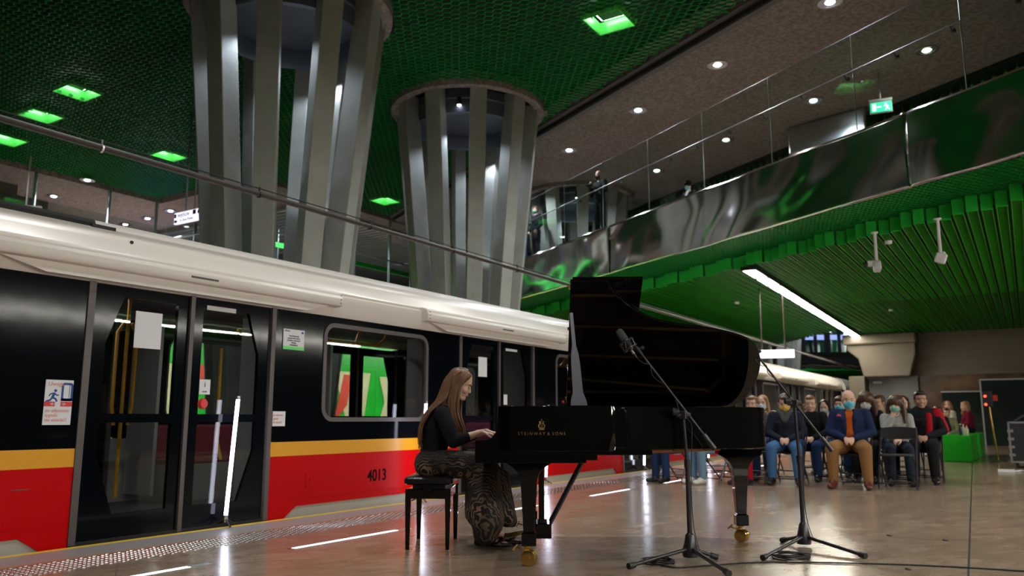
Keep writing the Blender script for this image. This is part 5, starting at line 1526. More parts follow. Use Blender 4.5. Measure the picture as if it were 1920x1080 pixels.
def add_hand(bm, W, d, palm_n, side, curl=0.5, sc=1.0, fr=0.0085):
    """W wrist, d direction of the hand, palm_n the way the palm faces, side=+1 thumb to the right of d seen from the back"""
    d = V(d).normalized(); n = V(palm_n); n = (n - d * n.dot(d)).normalized()
    x = d.cross(n) * side
    k0 = V(W) + d * 0.085 * sc
    cone(bm, V(W), 0.026 * sc, V(W) + d * 0.03 * sc, 0.032 * sc, flat=0.55, up=n)
    cone(bm, V(W) + d * 0.025 * sc, 0.034 * sc, V(W) + d * 0.075 * sc, 0.038 * sc, flat=0.36, up=n)
    for i, (off, L) in enumerate(((0.030, 0.070), (0.010, 0.079), (-0.011, 0.074), (-0.031, 0.058))):
        p = k0 + x * off * sc - d * abs(off - 0.005) * 0.2
        a = 0.25 + curl * 0.5
        c0 = curl * (0.9 + 0.12 * i)
        seg = [0.42, 0.32, 0.26]
        pts = [p - d * 0.012]
        ang = a * curl
        cur = p
        for q in range(3):
            pts.append(cur)
            dr = d * math.cos(ang) + n * math.sin(ang) + x * off * 1.5
            cur = cur + dr.normalized() * L * seg[q] * sc
            ang += c0
        pts.append(cur)
        chain(bm, pts, [fr * sc, fr * sc, fr * 0.95 * sc, fr * 0.88 * sc, fr * 0.75 * sc], n=8)
    tb = V(W) + d * 0.03 * sc + x * 0.028 * sc
    t1 = tb + (d * 0.55 + x * 0.75 + n * 0.25).normalized() * 0.036 * sc
    t2 = t1 + (d * 0.85 + x * 0.3 + n * 0.4).normalized() * 0.03 * sc
    t3 = t2 + (d * 0.95 + n * 0.4).normalized() * 0.022 * sc
    chain(bm, [tb, t1, t2, t3], [0.013 * sc, 0.0115 * sc, 0.010 * sc, 0.008 * sc], n=8)
def rotm(yaw=0, pitch=0, roll=0):
    return (Matrix.Rotation(yaw, 3, 'Z') @ Matrix.Rotation(pitch, 3, 'X') @ Matrix.Rotation(roll, 3, 'Y'))

def hair_short(root, H, Rm, m, vol=1.0, bald=False, low=-0.02):
    P = lambda x, y, z: H + Rm @ V((x, y, z))
    bm = nb()
    usphere(bm, P(0, -0.026, 0.044), (0.079 * vol, 0.088 * vol, 0.080 * vol), Rm)
    usphere(bm, P(0, -0.062, 0.0 + low * 0.3), (0.066, 0.045, 0.075), Rm)
    usphere(bm, P(0, 0.048, 0.088), (0.058 * vol, 0.034, 0.026 * vol), Rm)
    for sx in (-1, 1): usphere(bm, P(sx * 0.068, -0.005, 0.03), (0.014, 0.035, 0.035), Rm)
    return blob('hair', bm, m, root, 0.009, 2)
def hair_long(root, H, Rm, m, length=0.28, vol=1.0, fwd=0.0):
    P = lambda x, y, z: H + Rm @ V((x, y, z))
    bm = nb()
    usphere(bm, P(0, -0.024, 0.042), (0.084 * vol, 0.092 * vol, 0.082 * vol), Rm)
    usphere(bm, P(0, -0.07, -0.02), (0.07 * vol, 0.05, 0.09), Rm)
    for sx in (-1, 1):
        cone(bm, P(sx * 0.06, 0.035, 0.075), 0.025, P(sx * 0.078 * vol, 0.0, 0.0), 0.026 * vol, n=8)
        cone(bm, P(sx * 0.078 * vol, 0.0, 0.0), 0.028 * vol, P(sx * 0.085 * vol, 0.0, -0.12), 0.034 * vol, n=8)
        e = P(sx * 0.085 * vol, 0.0, -0.12); cone(bm, e, 0.034 * vol, e + V((sx * 0.01, 0, 0)) + Rm @ V((0, 0.03 + fwd, 0)) - V((0, 0, max(0.02, length - 0.14))), 0.022, n=8)
    cone(bm, P(0, -0.07, -0.02), 0.07 * vol, P(0, -0.085, 0) - V((0, 0, length)), 0.06 * vol, flat=0.6, up=Rm @ V((0, 1, 0)))
    return blob('hair', bm, m, root, 0.010, 2)
def face_mask(root, H, Rm, m):
    P = lambda x, y, z: H + Rm @ V((x, y, z))
    bm = nb()
    usphere(bm, P(0, 0.034, -0.048), (0.067, 0.068, 0.058), Rm, 18, 12)
    usphere(bm, P(0, 0.080, -0.028), (0.022, 0.032, 0.026), Rm)
    usphere(bm, P(0, 0.055, -0.085), (0.036, 0.036, 0.03), Rm)
    o = blob('face_mask', bm, m, root, 0.007, 4)
    bm = nb()
    for sx in (-1, 1): tube(bm, [P(sx * 0.060, 0.045, -0.02), P(sx * 0.084, -0.005, 0.005)], 0.0025, 5); tube(bm, [P(sx * 0.058, 0.04, -0.075), P(sx * 0.084, -0.005, -0.03)], 0.0025, 5)
    obj('ear_loops', bm, 'mwhite', o)
def glasses(root, H, Rm):
    P = lambda x, y, z: H + Rm @ V((x, y, z))
    bm = nb()
    for sx in (-1, 1):
        pts = [P(sx * 0.034 + 0.024 * math.cos(i * math.pi / 8), 0.096, 0.0 + 0.020 * math.sin(i * math.pi / 8)) for i in range(17)]
        tube(bm, pts, 0.0025, 5, cap=False); tube(bm, [P(sx * 0.058, 0.096, 0.004), P(sx * 0.082, 0.0, 0.006)], 0.0025, 5)
    obj('glasses', bm, 'mblack', root)

def seated(label, x, y, rz, top, legs, shoe, skin='skin', hair=('short', 'h_brown'), mask=None, head=(0, 0), seat=0.46, sc=1.0, hands='lap', lean=0.02, spread=0.12, feet=0.42, extra=None, sleeve=None, group='people seated in the audience', width=1.0, hz=0.0):
    """seated figure, local +Y is the way it faces, origin on the floor below the hips"""
    top2 = sleeve or top
    Z = seat
    pel = V((0, 0.0, Z + 0.11)); wst = V((0, 0.0 + lean, Z + 0.26)); cst = V((0, lean * 2, Z + 0.43)); nk = V((0, lean * 2.6, Z + 0.575)); H = V((0, lean * 3 + 0.025, Z + 0.70 + hz))
    Rm = rotm(R(head[0]), R(head[1])) * 1.1
    sh = [V((s * 0.163 * width, lean * 2.2, Z + 0.515)) for s in (-1, 1)]
    if hands == 'lap':
        el = [V((s * 0.228 * width, 0.05 + lean * 2, Z + 0.265)) for s in (-1, 1)]; wr = [V((s * 0.055, 0.27, Z + 0.185)) for s in (-1, 1)]
        hd = [(V((-s * 0.75, 0.55, -0.25)), V((0, -0.6, -0.6))) for s in (-1, 1)]
    else:  # chin rest: left of viewer's hand at the chin, other on the lap
        el = [V((-0.2, 0.12, Z + 0.27)), V((0.17, 0.18, Z + 0.30))]; wr = [V((-0.04, 0.28, Z + 0.2)), V((0.06, 0.15, Z + 0.52))]
        hd = [(V((0.7, 0.4, -0.2)), V((0, -0.3, -0.8))), (V((-0.35, 0.0, 0.9)), V((-0.3, -0.9, 0)))]
    hip = [V((s * 0.09, 0.02, Z + 0.085)) for s in (-1, 1)]; kn = [V((s * spread, 0.43, Z + 0.06)) for s in (-1, 1)]; an = [V((s * spread * 1.05, feet, 0.09)) for s in (-1, 1)]
    root_bm = nb()
    b = root_bm
    add_head(b, H, Rm)
    cone(b, nk - V((0, 0, 0.04)), 0.062, H + Rm @ V((0, -0.02, -0.06)), 0.052)
    cone(b, pel, 0.11, cst, 0.12, flat=0.7); cone(b, sh[0], 0.05, sh[1], 0.05); cone(b, nk - V((0, 0, 0.03)), 0.07, cst, 0.12, flat=0.7)
    for i in (0, 1):
        chain(b, [sh[i], el[i], wr[i]], [0.045, 0.038, 0.026], n=10)
        add_hand(b, wr[i], hd[i][0], hd[i][1], 1 if i == 0 else -1, 0.7, 1.0, 0.0105)
        chain(b, [hip[i], kn[i], an[i]], [0.075, 0.055, 0.04], n=10)
    root = blob('person', b, skin, None, 0.0085, 3)
    root.location = (x, y, 0); root.rotation_euler = (0, 0, rz); root.scale = (sc,) * 3
    tag(root, label, 'person', group)
    # upper garment
    b = nb()
    cone(b, pel + V((0, 0, 0.06 if sleeve else 0.0)), (0.12 if sleeve else 0.15) * width, wst, 0.15 * width, flat=0.72); cone(b, wst, 0.16 * width, cst, (0.13 if sleeve else 0.175) * width, flat=0.78 if sleeve else 0.66); cone(b, cst, (0.12 if sleeve else 0.175) * width, nk - V((0, 0, 0.05)), 0.07, flat=0.75)
    for i in (0, 1):
        if not sleeve: cone(b, nk - V((0, 0, 0.05)), 0.055, sh[i], 0.060)
    if not sleeve:
        for i in (0, 1): chain(b, [sh[i], el[i], wr[i].lerp(el[i], 0.08)], [0.07, 0.058, 0.043], n=10)
    blob('top_garment', b, top, root, 0.011, 5)
    if sleeve:
        b = nb()
        for i in (0, 1):
            s = -1 if i == 0 else 1
            chain(b, [sh[i], el[i], wr[i].lerp(el[i], 0.1)], [0.073, 0.062, 0.046], n=10)
            cone(b, nk + V((s * 0.06, -0.03, -0.045)), 0.045, sh[i], 0.064)
            cone(b, cst + V((s * 0.09, 0.02, 0.02)), 0.10, wst + V((s * 0.12, 0.03, -0.03)), 0.085, flat=1.1); cone(b, wst + V((s * 0.12, 0.03, -0.03)), 0.085, pel + V((s * 0.14, 0.04, 0.0)), 0.08)
            cone(b, nk + V((s * 0.055, 0.02, -0.035)), 0.04, cst + V((s * 0.08, 0.115, 0.0)), 0.04); cone(b, cst + V((s * 0.075, 0.115, 0.0)), 0.035, wst + V((s * 0.06, 0.10, -0.02)), 0.04)
        cone(b, cst + V((0, -0.07, 0)), 0.14, pel + V((0, -0.06, 0)), 0.14, flat=0.6)
        blob('jacket', b, sleeve, root, 0.011, 4)
    b = nb()
    cone(b, V((-0.06, 0, Z + 0.09)), 0.105, V((0.06, 0, Z + 0.09)), 0.105)
    for i in (0, 1):
        chain(b, [hip[i], kn[i], an[i] + V((0, 0, 0.02))], [0.095 * width, 0.075 * width, 0.062], n=12)
    blob('trousers', b, legs, root, 0.011, 4)
    for i in (0, 1):
        b = nb(); f = an[i]; s = (-1, 1)[i]
        cone(b, f + V((0, -0.03, -0.035)), 0.05, f + V((0, 0.03, -0.025)), 0.055, n=10); cone(b, f + V((0, 0.02, -0.04)), 0.052, f + V((s * 0.02, 0.17, -0.053)), 0.042, n=10, flat=0.85, up=(0, 0, 1))
        o = blob('shoe', b, shoe, root, 0.009, 2)
    if hair:
        if hair[0] == 'short': hair_short(root, H, Rm, hair[1], *(hair[2:] or ()))
        elif hair[0] == 'long': hair_long(root, H, Rm, hair[1], *(hair[2:] or ()))
    if mask: face_mask(root, H, Rm, mask)
    face_bits(root, H, Rm, lips=not mask)
    if extra: extra(root, dict(H=H, Rm=Rm, nk=nk, cst=cst, wst=wst, pel=pel, sh=sh))
    return root

def standing(label, loc, rz, top, legs, shoe, skin='skin', hair=None, mask=None, arms='camera', coat=False, head=(0, 0), extra=None, sc=1.0, group='people standing on the bridge'):
    pel = V((0, 0, 0.94)); wst = V((0, 0.0, 1.10)); cst = V((0, 0.01, 1.28)); nk = V((0, 0.01, 1.46)); H = V((0, 0.035, 1.61))
    Rm = rotm(R(head[0]), R(head[1]))
    sh = [V((s * 0.18, 0.0, 1.40)) for s in (-1, 1)]
    if arms == 'camera':
        el = [V((s * 0.30, 0.05, 1.14)) for s in (-1, 1)]; wr = [V((-0.08, 0.25, 1.22)), V((0.05, 0.24, 1.33))]; hd = [(V((0.5, 0.6, 0.3)), V((0.3, 0.3, 0.8))), (V((-0.5, 0.5, 0.5)), V((-0.5, 0.2, -0.3)))]
    else:
        el = [V((s * 0.26, -0.02, 1.12)) for s in (-1, 1)]; wr = [V((s * 0.2, 0.12, 0.95)) for s in (-1, 1)]; hd = [(V((-s * 0.3, 0.4, -0.8)), V((-s * 0.9, 0, -0.2))) for s in (-1, 1)]
    hip = [V((s * 0.09, 0, 0.92)) for s in (-1, 1)]; kn = [V((s * 0.11, 0.02, 0.5)) for s in (-1, 1)]; an = [V((s * 0.13, 0.0, 0.09)) for s in (-1, 1)]
    b = nb()
    add_head(b, H, Rm); cone(b, nk - V((0, 0, 0.04)), 0.062, H + V((0, -0.02, -0.06)), 0.052)
    cone(b, pel, 0.12, cst, 0.13, flat=0.7); cone(b, sh[0], 0.05, sh[1], 0.05)
    for i in (0, 1):
        chain(b, [sh[i], el[i], wr[i]], [0.045, 0.038, 0.026], n=10); add_hand(b, wr[i], hd[i][0], hd[i][1], 1 if i == 0 else -1, 0.8, 1.0, 0.0105)
        chain(b, [hip[i], kn[i], an[i]], [0.075, 0.055, 0.04], n=10); cone(b, an[i], 0.035, an[i] + V((0, 0.12, -0.055)), 0.028, n=8)
    root = blob('person', b, skin, None, 0.010, 3)
    root.location = loc; root.rotation_euler = (0, 0, rz); root.scale = (sc,) * 3
    tag(root, label, 'person', group)
    b = nb()
    low = 0.70 if coat else 0.92
    cone(b, V((0, 0, low)), 0.16, wst, 0.155, flat=0.75); cone(b, wst, 0.16, cst, 0.175, flat=0.68); cone(b, cst, 0.175, nk - V((0, 0, 0.06)), 0.085, flat=0.75)
    for i in (0, 1): cone(b, nk - V((0, 0, 0.06)), 0.06, sh[i], 0.07); chain(b, [sh[i], el[i], wr[i].lerp(el[i], 0.1)], [0.072, 0.06, 0.044], n=10)
    blob('top_garment', b, top, root, 0.012, 4)
    b = nb(); cone(b, V((-0.06, 0, 0.93)), 0.11, V((0.06, 0, 0.93)), 0.11)
    for i in (0, 1): chain(b, [hip[i], kn[i], an[i]], [0.1, 0.078, 0.062], n=12)
    blob('trousers', b, legs, root, 0.012, 3)
    for i in (0, 1):
        b = nb(); f = an[i]; cone(b, f + V((0, -0.03, -0.045)), 0.042, f + V((0, 0.15, -0.058)), 0.034, n=10, flat=0.85, up=(0, 0, 1)); cone(b, f + V((0, -0.01, 0)), 0.045, f + V((0, 0.0, -0.04)), 0.045, n=10); blob('shoe', b, shoe, root, 0.01, 2)
    if hair: (hair_short if hair[0] == 'short' else hair_long)(root, H, Rm, hair[1])
    if mask: face_mask(root, H, Rm, mask)
    face_bits(root, H, Rm, lips=not mask)
    if extra: extra(root, dict(H=H, Rm=Rm, nk=nk, cst=cst, wr=wr))
    return root

# ---- bridge people
toCam = R(180 - 27)
def cam_extra(root, j):
    bm = nb(); box(bm, (-0.0, 0.32, 1.26), (0.14, 0.07, 0.10)); tube(bm, [(0, 0.34, 1.26), (0, 0.45, 1.25)], [0.04, 0.042], 14); obj('held_camera', bm, 'mblack', root, bevel=0.01); 
p_ = fp(10.95, 0.45, ZM)
standing('bald photographer in black holding a camera on the bridge before the pale column', (p_.x, p_.y, ZM - 0.03), toCam, 'cloth_black', 'cloth_black', 's_black', hair=None, mask='cloth_black', extra=None, sc=1.03, head=(-10, -12))
q = bpy.data.objects['person']
bm = nb(); box(bm, (0, 0, 0), (0.14, 0.07, 0.10)); bx = obj('photo_camera', bm, 'mblack', bevel=0.012, loc=(0, 0, 0)); 
bm = nb(); tube(bm, [(0, 0.03, 0), (0, 0.13, -0.01)], [0.038, 0.042], 16); obj('lens', bm, 'mblack', bx, smooth=True)
tag(bx, 'black photo camera held at chest height by the man on the bridge', 'camera')
mw = Matrix.Translation((p_.x, p_.y, ZM - 0.03)) @ Matrix.Rotation(toCam, 4, 'Z')
bx.location = mw @ V((0.0, 0.33, 1.32)); bx.rotation_euler = (0, 0, toCam)
def cap_extra(root, j):
    H, Rm = j['H'], j['Rm']
    P = lambda x, y, z: H + Rm @ V((x, y, z))
    bm = nb(); usphere(bm, P(0, -0.01, 0.085), (0.125, 0.125, 0.035), Rm); cone(bm, P(0, -0.01, 0.05), 0.092, P(0, -0.01, 0.075), 0.10); usphere(bm, P(0, 0.085, 0.045), (0.07, 0.05, 0.012), Rm)
    blob('peaked_cap', bm, 'cloth_black', root, 0.008, 1)
    bm = nb(); cone(bm, j['nk'] + V((0, 0.06, -0.03)), 0.05, j['cst'] + V((0, 0.1, 0)), 0.05); blob('shirt_front', bm, 'mwhite', root, 0.01, 2)
p_ = fp(10.6, 3.1, ZM)
standing('officer in a black peaked cap and blue mask, only his head above the fascia', (p_.x, p_.y, ZM - 0.03), toCam, 'dnavy', 'dnavy', 's_black', mask='mblue', arms='down', extra=cap_extra, head=(5, -10))
p_ = fp(14.65, 0.55, ZM)
standing('person in a long dark coat and green mask at the left end of the bridge', (p_.x, p_.y, ZM - 0.03), toCam, 'cloth_black', 'dnavy', 's_black', hair=('short', 'h_brown'), mask='mgreen', arms='down', coat=True, head=(10, -8))
p_ = fp(15.3, 0.5, ZM)
standing('person in a dark jacket and blue jeans partly behind the second fin column', (p_.x, p_.y, ZM - 0.03), toCam - 0.5, 'cloth_black', 'jean', 's_black', hair=('long', 'h_light'), mask='mpale', arms='down', head=(0, -8))

# ---- folding chairs
def folding_chair():
    t = thing('folding_chair', 'x', 'chair', (0, 0, 0), 0, 'black folding chairs of the audience')
    bm = nb()
    prism(bm, [(-0.19, -0.19), (0.19, -0.19), (0.205, 0.0), (0.2, 0.17), (0.17, 0.2), (-0.17, 0.2), (-0.2, 0.17), (-0.205, 0.0)], (0.43, 0.455)); obj('seat', bm, 'mblack', t, bevel=0.01)
    bm = nb()
    prev = None
    for i in range(9):
        x = -0.225 + 0.45 * i / 8
        y = -0.245 - 0.02 * (1 - (x / 0.225) ** 2)
        h = 0.085 * (1 - 0.25 * abs(x / 0.225) ** 3)
        cur = [bm.verts.new((x, y - 0.008, 0.735 - h)), bm.verts.new((x, y + 0.008, 0.735 - h)), bm.verts.new((x, y + 0.004, 0.735 + h)), bm.verts.new((x, y - 0.012, 0.735 + h))]
        if prev:
            for q in range(4): bm.faces.new((prev[q], prev[(q + 1) % 4], cur[(q + 1) % 4], cur[q]))
        else: bm.faces.new(cur)
        prev = cur
    bm.faces.new(prev); obj('backrest', bm, 'mblack', t, bevel=0.004)
    for sx in (-1, 1):
        bm = nb(); tube(bm, [(sx * 0.23, 0.235, 0.01), (sx * 0.228, 0.02, 0.40), (sx * 0.222, -0.235, 0.70), (sx * 0.215, -0.26, 0.81)], 0.011, 8); obj('front_leg', bm, 'mstand', t, smooth=True)
        bm = nb(); tube(bm, [(sx * 0.205, -0.24, 0.01), (sx * 0.205, 0.16, 0.43)], 0.011, 8); obj('rear_leg', bm, 'mstand', t, smooth=True)
    for a_, b_ in (((-0.23, 0.20, 0.075), (0.23, 0.20, 0.075)), ((-0.205, -0.19, 0.075), (0.205, -0.19, 0.075)), ((-0.205, -0.09, 0.17), (0.205, -0.09, 0.17))):
        bm = nb(); tube(bm, [a_, b_], 0.008, 6); obj('stretcher', bm, 'mstand', t)
    return t
fc = folding_chair()
used = [False]
def chair(x, y, label, rz=math.pi):
    o = fc if not used[0] else copy_tree(fc)
    used[0] = True
    o.location = (x, y, 0); o.rotation_euler = (0, 0, rz); o['label'] = label
PI = math.pi

# ---- audience
def scarf(root, j):
    nk = j['nk']
    bm = nb()
    pts = [nk + V((0.085 * math.cos(i * PI / 6), 0.075 * math.sin(i * PI / 6) + 0.01, 0.005 - 0.035 * math.sin(i * PI / 6))) for i in range(13)]
    chain(bm, pts, [0.034] * 13, n=8)
    cone(bm, nk + V((-0.06, 0.07, -0.02)), 0.04, nk + V((0.0, 0.12, -0.13)), 0.045); cone(bm, nk + V((0.06, 0.07, -0.02)), 0.04, nk + V((0.0, 0.12, -0.13)), 0.045)
    blob('scarf', bm, 'dgrey', root, 0.01, 2)
def hanky(root, j):
    bm = nb(); cst = j['cst']; prism(bm, [(0.09, 0.02), (0.15, 0.03), (0.145, 0.045), (0.12, 0.06), (0.095, 0.045)], (0.155, 0.17), 'XZ')
    for v in bm.verts: v.co = v.co + V((0, cst.y - 0.01, cst.z + 0.02))
    obj('pocket_square', bm, 'pinkc', root)
seated('seated man in navy jacket, jeans, grey scarf and yellow patterned mask', -3.03, 12.25, PI + 0.12, 'dnavy', 'jean', 's_black', hair=('short', 'h_brown'), mask='mpattern', head=(8, -22), spread=0.17, extra=scarf, width=1.1, feet=0.40, sc=1.0)
chair(-3.03, 12.3, 'folding chair under the man with the yellow mask')
seated('bald seated man in navy blazer, orange sweater and tan trousers, blue mask', -2.12, 12.15, PI + 0.06, 'rust', 'tan', 's_brown', hair=None, mask='mblue', sleeve='navy', head=(12, -10), spread=0.20, extra=hanky, width=1.18, sc=1.03)
chair(-2.12, 12.2, 'folding chair under the bald man in the navy blazer')
chair(-1.55, 12.15, 'empty folding chair in the front row beside the bald man')
seated('woman with dark wavy hair and green mask resting chin on hand', -1.64, 13.0, PI + 0.15, 'grey', 'dnavy', 's_black', hair=('long', 'h_brown', 0.26, 1.25), mask='mgreen', hands='chin', head=(-20, -5), sc=0.97, extra=lambda r, j: None)
chair(-1.64, 13.05, 'folding chair under the woman with the green mask, second row')
seated('man with short brown hair in dark clothes behind the man in the yellow mask', -2.86, 13.2, PI, 'cloth_black', 'djean', 's_black', hair=('short', 'h_light'), head=(10, -8))
chair(-2.86, 13.25, 'folding chair under the brown haired man of the second row')
chair(-2.46, 13.0, 'empty folding chair between the men in yellow and blue masks')
seated('woman with glasses, dark curly hair and white mask behind the bald man', -2.08, 13.35, PI, 'cloth_black', 'cloth_black', 's_black', hair=('long', 'h_brown', 0.2, 1.3), mask='mwhite', head=(0, -4), extra=lambda r, j: glasses(r, j['H'], j['Rm']), sc=1.02)
chair(-2.08, 13.4, 'folding chair under the woman with glasses')
seated('woman with blue mask and tan coat, half hidden by the bald man', -2.62, 14.25, PI, 'beige_c', 'djean', 's_black', hair=('short', 'h_brown', 1.15), mask='mblue', head=(-8, -5))
chair(-2.62, 14.3, 'folding chair under the woman in the tan coat')
seated('woman with dark hair, pale mask and cream coat in the third row', -3.0, 14.9, PI, 'cream_c', 'djean', 's_black', hair=('long', 'h_dark', 0.2), mask='mpale', head=(0, -12), sc=0.97)
chair(-3.0, 14.95, 'folding chair under the woman in the cream coat')
seated('fair haired woman looking down in the third row', -3.36, 15.35, PI, 'cloth_black', 'djean', 's_black', hair=('long', 'h_blond', 0.16), head=(-10, -20), sc=0.96)
chair(-3.38, 15.4, 'folding chair under the fair haired woman of the third row')
seated('man with brown hair behind the woman with glasses, looking right', -2.12, 14.9, PI, 'olive', 'djean', 's_black', hair=('short', 'h_brown'), skin='skin2', head=(-25, -5), sc=1.03)
chair(-2.12, 14.95, 'folding chair under the man looking right, third row')
seated('woman with brown hair in black seated behind the woman with the green mask', -1.66, 14.1, PI, 'cloth_black', 'cloth_black', 's_black', hair=('long', 'h_brown', 0.24), head=(10, -5))
chair(-1.66, 14.15, 'folding chair under the woman in black behind the green mask')
def vest(root, j):
    bm = nb(); cone(bm, j['cst'] + V((-0.09, 0.10, 0.05)), 0.045, j['wst'] + V((-0.08, 0.10, -0.05)), 0.05); cone(bm, j['sh'][0] + V((0.0, 0, 0)), 0.078, V((-0.27, 0.05, 0.74)), 0.066)
    blob('red_jacket_side', bm, 'dred', root, 0.012, 2)
seated('black haired man in a black and red jacket at the rows\' right end', -1.36, 13.6, PI + 0.05, 'cloth_black', 'cloth_black', 's_black', skin='skin3', hair=('short', 'h_dark', 1.05), head=(12, 0), extra=vest, width=1.15, sc=1.04)
chair(-1.36, 13.65, 'folding chair under the man in black and red')
seated('person with dark fair hair whose face just shows over the piano tail', -3.70, 12.95, PI, 'dgrey', 'djean', 's_black', hair=('short', 'h_light'), head=(0, -5), sc=1.0)
chair(-3.70, 13.0, 'folding chair behind the tail leg of the piano, second row')
seated('fair haired woman with white mask beside the piano tail', -3.82, 14.0, PI, 'beige_c', 'djean', 's_black', hair=('long', 'h_blond', 0.2), mask='mwhite', head=(0, -5), sc=1.03)
chair(-3.82, 14.05, 'folding chair under the fair haired woman with the white mask')
seated('seated person in pale jeans and grey shoes, body hidden by the piano', -3.92, 11.75, PI - 0.5, 'lilac', 'paljean', 's_white', hair=('short', 'h_brown'), head=(0, -5), sc=0.93, spread=0.10)
chair(-3.92, 11.8, 'folding chair under the person in pale jeans', PI - 0.5)
seated('seated person in dark jeans and black boots nearest the train, body hidden by the piano', -4.55, 11.75, PI - 0.3, 'mwhite', 'djean', 's_black', hair=('short', 'h_brown'), head=(0, -5), sc=0.92, spread=0.10)
chair(-4.55, 11.8, 'folding chair under the person in dark jeans and boots', PI - 0.3)
bm = nb(); box(bm, (-3.42, 11.62, 0.60), (0.25, 0.02, 0.13), 0.3); o = obj('lilac_folder', bm, 'lilac'); tag(o, 'lilac folder held over the knees beside the piano tail leg', 'folder')
seated('person in a dark top and red trousers behind the piano tail leg', -3.5, 12.0, PI - 0.1, 'dgrey', 'dred', 's_black', hair=('short', 'h_dark'), head=(0, -10), sc=0.86, hz=-0.06)
chair(-3.5, 12.05, 'folding chair behind the lilac folder')
for k, (x, y) in enumerate([(-4.4, 13.0), (-2.35, 15.9), (-1.95, 16.2)]):
    chair(x, y, ['empty folding chair behind the person in boots', 'empty folding chair in the fourth row beside the train side', 'empty folding chair at the very back of the rows'][k])

# ---- green seats and people at the back
for k, (x0, y0, x1, y1, h, lb) in enumerate([(-1.66, 20.15, -1.10, 22.3, 0.57, 'front bright green upholstered block seat, bottles standing on it'), (-1.60, 22.7, -1.06, 24.9, 0.57, 'rear bright green block seat, a woman in a cream coat sits on it')]):
    bm = nb(); box2(bm, (x0, y0, 0), (x1, y1, h)); o = obj('block_seat', bm, 'gseat', bevel=0.02); tag(o, lb, 'seat', 'green block seats')
for k, (x, y, hh_, m_, lb) in enumerate([(-1.31, 20.5, 0.25, 'dglass', 'green glass bottle on the green seat, left of the red topped one'), (-1.255, 20.6, 0.24, 'mwhite', 'clear bottle on the green seat, in the middle'), (-1.18, 20.4, 0.22, 'cream', 'bottle with red cap on the green seat')]):
    t = thing('bottle', lb, 'bottle', (x, y, 0.57), 0, 'bottles on the green seat')
    bm = nb(); lathe(bm, [(0, 0), (0.032, 0), (0.035, 0.01), (0.035, hh_ * 0.6), (0.014, hh_ * 0.8), (0.013, hh_ * 0.93), (0, hh_ * 0.93)], n=14, cap=False); obj('body', bm, m_, t, smooth=True)
    bm = nb(); lathe(bm, [(0, hh_ * 0.9), (0.017, hh_ * 0.9), (0.017, hh_), (0, hh_)], n=12, cap=False); obj('cap', bm, ['lime', 'mwhite', 'redink'][k], t)
seated('woman with long light brown hair in a cream coat on the rear green seat', -1.62, 22.9, PI / 2 + 0.5, 'cream_c', 'cream_c', 's_white', hair=('long', 'h_light', 0.3), head=(60, 5), seat=0.55, group='people by the green seats', feet=0.5,
       extra=lambda r, j: None)
seated('fair haired person in a wine red top sitting behind the long haired woman', -1.3, 23.9, PI / 2 + 0.3, 'wine', 'cloth_black', 's_black', hair=('long', 'h_blond', 0.2), head=(20, 0), seat=0.55, group='people by the green seats')
seated('boy with brown hair leaning forward at the back, left one', -1.84, 21.75, PI + 0.1, 'dnavy', 'cloth_black', 's_white', hair=('short', 'h_brown'), head=(20, -5), seat=0.46, sc=0.95, group='people by the green seats', lean=0.06)
seated('boy in dark green leaning forward beside the long haired woman', -1.70, 22.35, PI + 0.1, 'olive', 'cloth_black', 's_white', hair=('short', 'h_brown'), head=(15, -5), seat=0.46, sc=0.92, group='people by the green seats', lean=0.06)
for k, (x, y) in enumerate([(-1.84, 21.8), (-1.70, 22.4)]): chair(x, y, ['folding chair under the left boy at the back', 'folding chair under the boy beside the long haired woman'][k])

# ---- equipment at the right edge
t = thing('barrier_post', 'thin brass coloured post with red lit reader beside the equipment case', 'post', (-0.72, 20.6, 0))
bm = nb(); tube(bm, [(0.08, 0, 0), (0, 0, 1.2)], 0.022, 10); obj('pole', bm, 'gold', t, smooth=True)
bm = nb(); lathe(bm, [(0, 0), (0.16, 0), (0.16, 0.012), (0.04, 0.03), (0, 0.03)], (0.08, 0, 0), 20, cap=False); obj('base', bm, 'steel2', t, smooth=True)
bm = nb(); box(bm, (-0.02, 0, 1.36), (0.18, 0.08, 0.34)); obj('reader', bm, 'mblack', t, bevel=0.01)
for z in (1.42, 1.24):
    bm = nb(); lathe(bm, [(0, -0.05), (0.03, -0.05), (0.03, -0.04)], (-0.06, 0, z), 10, 'Y', cap=False); obj('red_light', bm, 'glow_red', t)
t = thing('equipment_case', 'black wheeled equipment case with metal edges at the right edge of the photo', 'flight case', (-0.05, 18.6, 0))
bm = nb(); box2(bm, (-0.3, -0.4, 0.12), (0.55, 0.5, 0.86)); obj('body', bm, 'mblack', t, bevel=0.01)
bm = nb()
for x in (-0.3, 0.55):
    for y in (-0.4, 0.5): box(bm, (x, y, 0.49), (0.035, 0.035, 0.76))
for z in (0.12, 0.86):
    for y in (-0.4, 0.5): box(bm, (0.125, y, z), (0.86, 0.035, 0.035))
    for x in (-0.3, 0.55): box(bm, (x, 0.05, z), (0.035, 0.9, 0.035))
for z in (0.25, 0.4, 0.55, 0.7): box(bm, (-0.28, -0.415, z), (0.1, 0.01, 0.05))
obj('metal_edges', bm, 'steel2', t)
bm = nb(); box(bm, (0.0, -0.42, 0.6), (0.12, 0.02, 0.09)); obj('latch', bm, 'steel2', t)
for x in (-0.22, 0.47):
    for y in (-0.32, 0.42):
        bm = nb(); lathe(bm, [(0, -0.02), (0.05, -0.02), (0.05, 0.02), (0, 0.02)], (x, y, 0.05), 14, 'X', cap=False); box(bm, (x, y, 0.1), (0.05, 0.05, 0.05)); obj('wheel', bm, 'mblack', t)
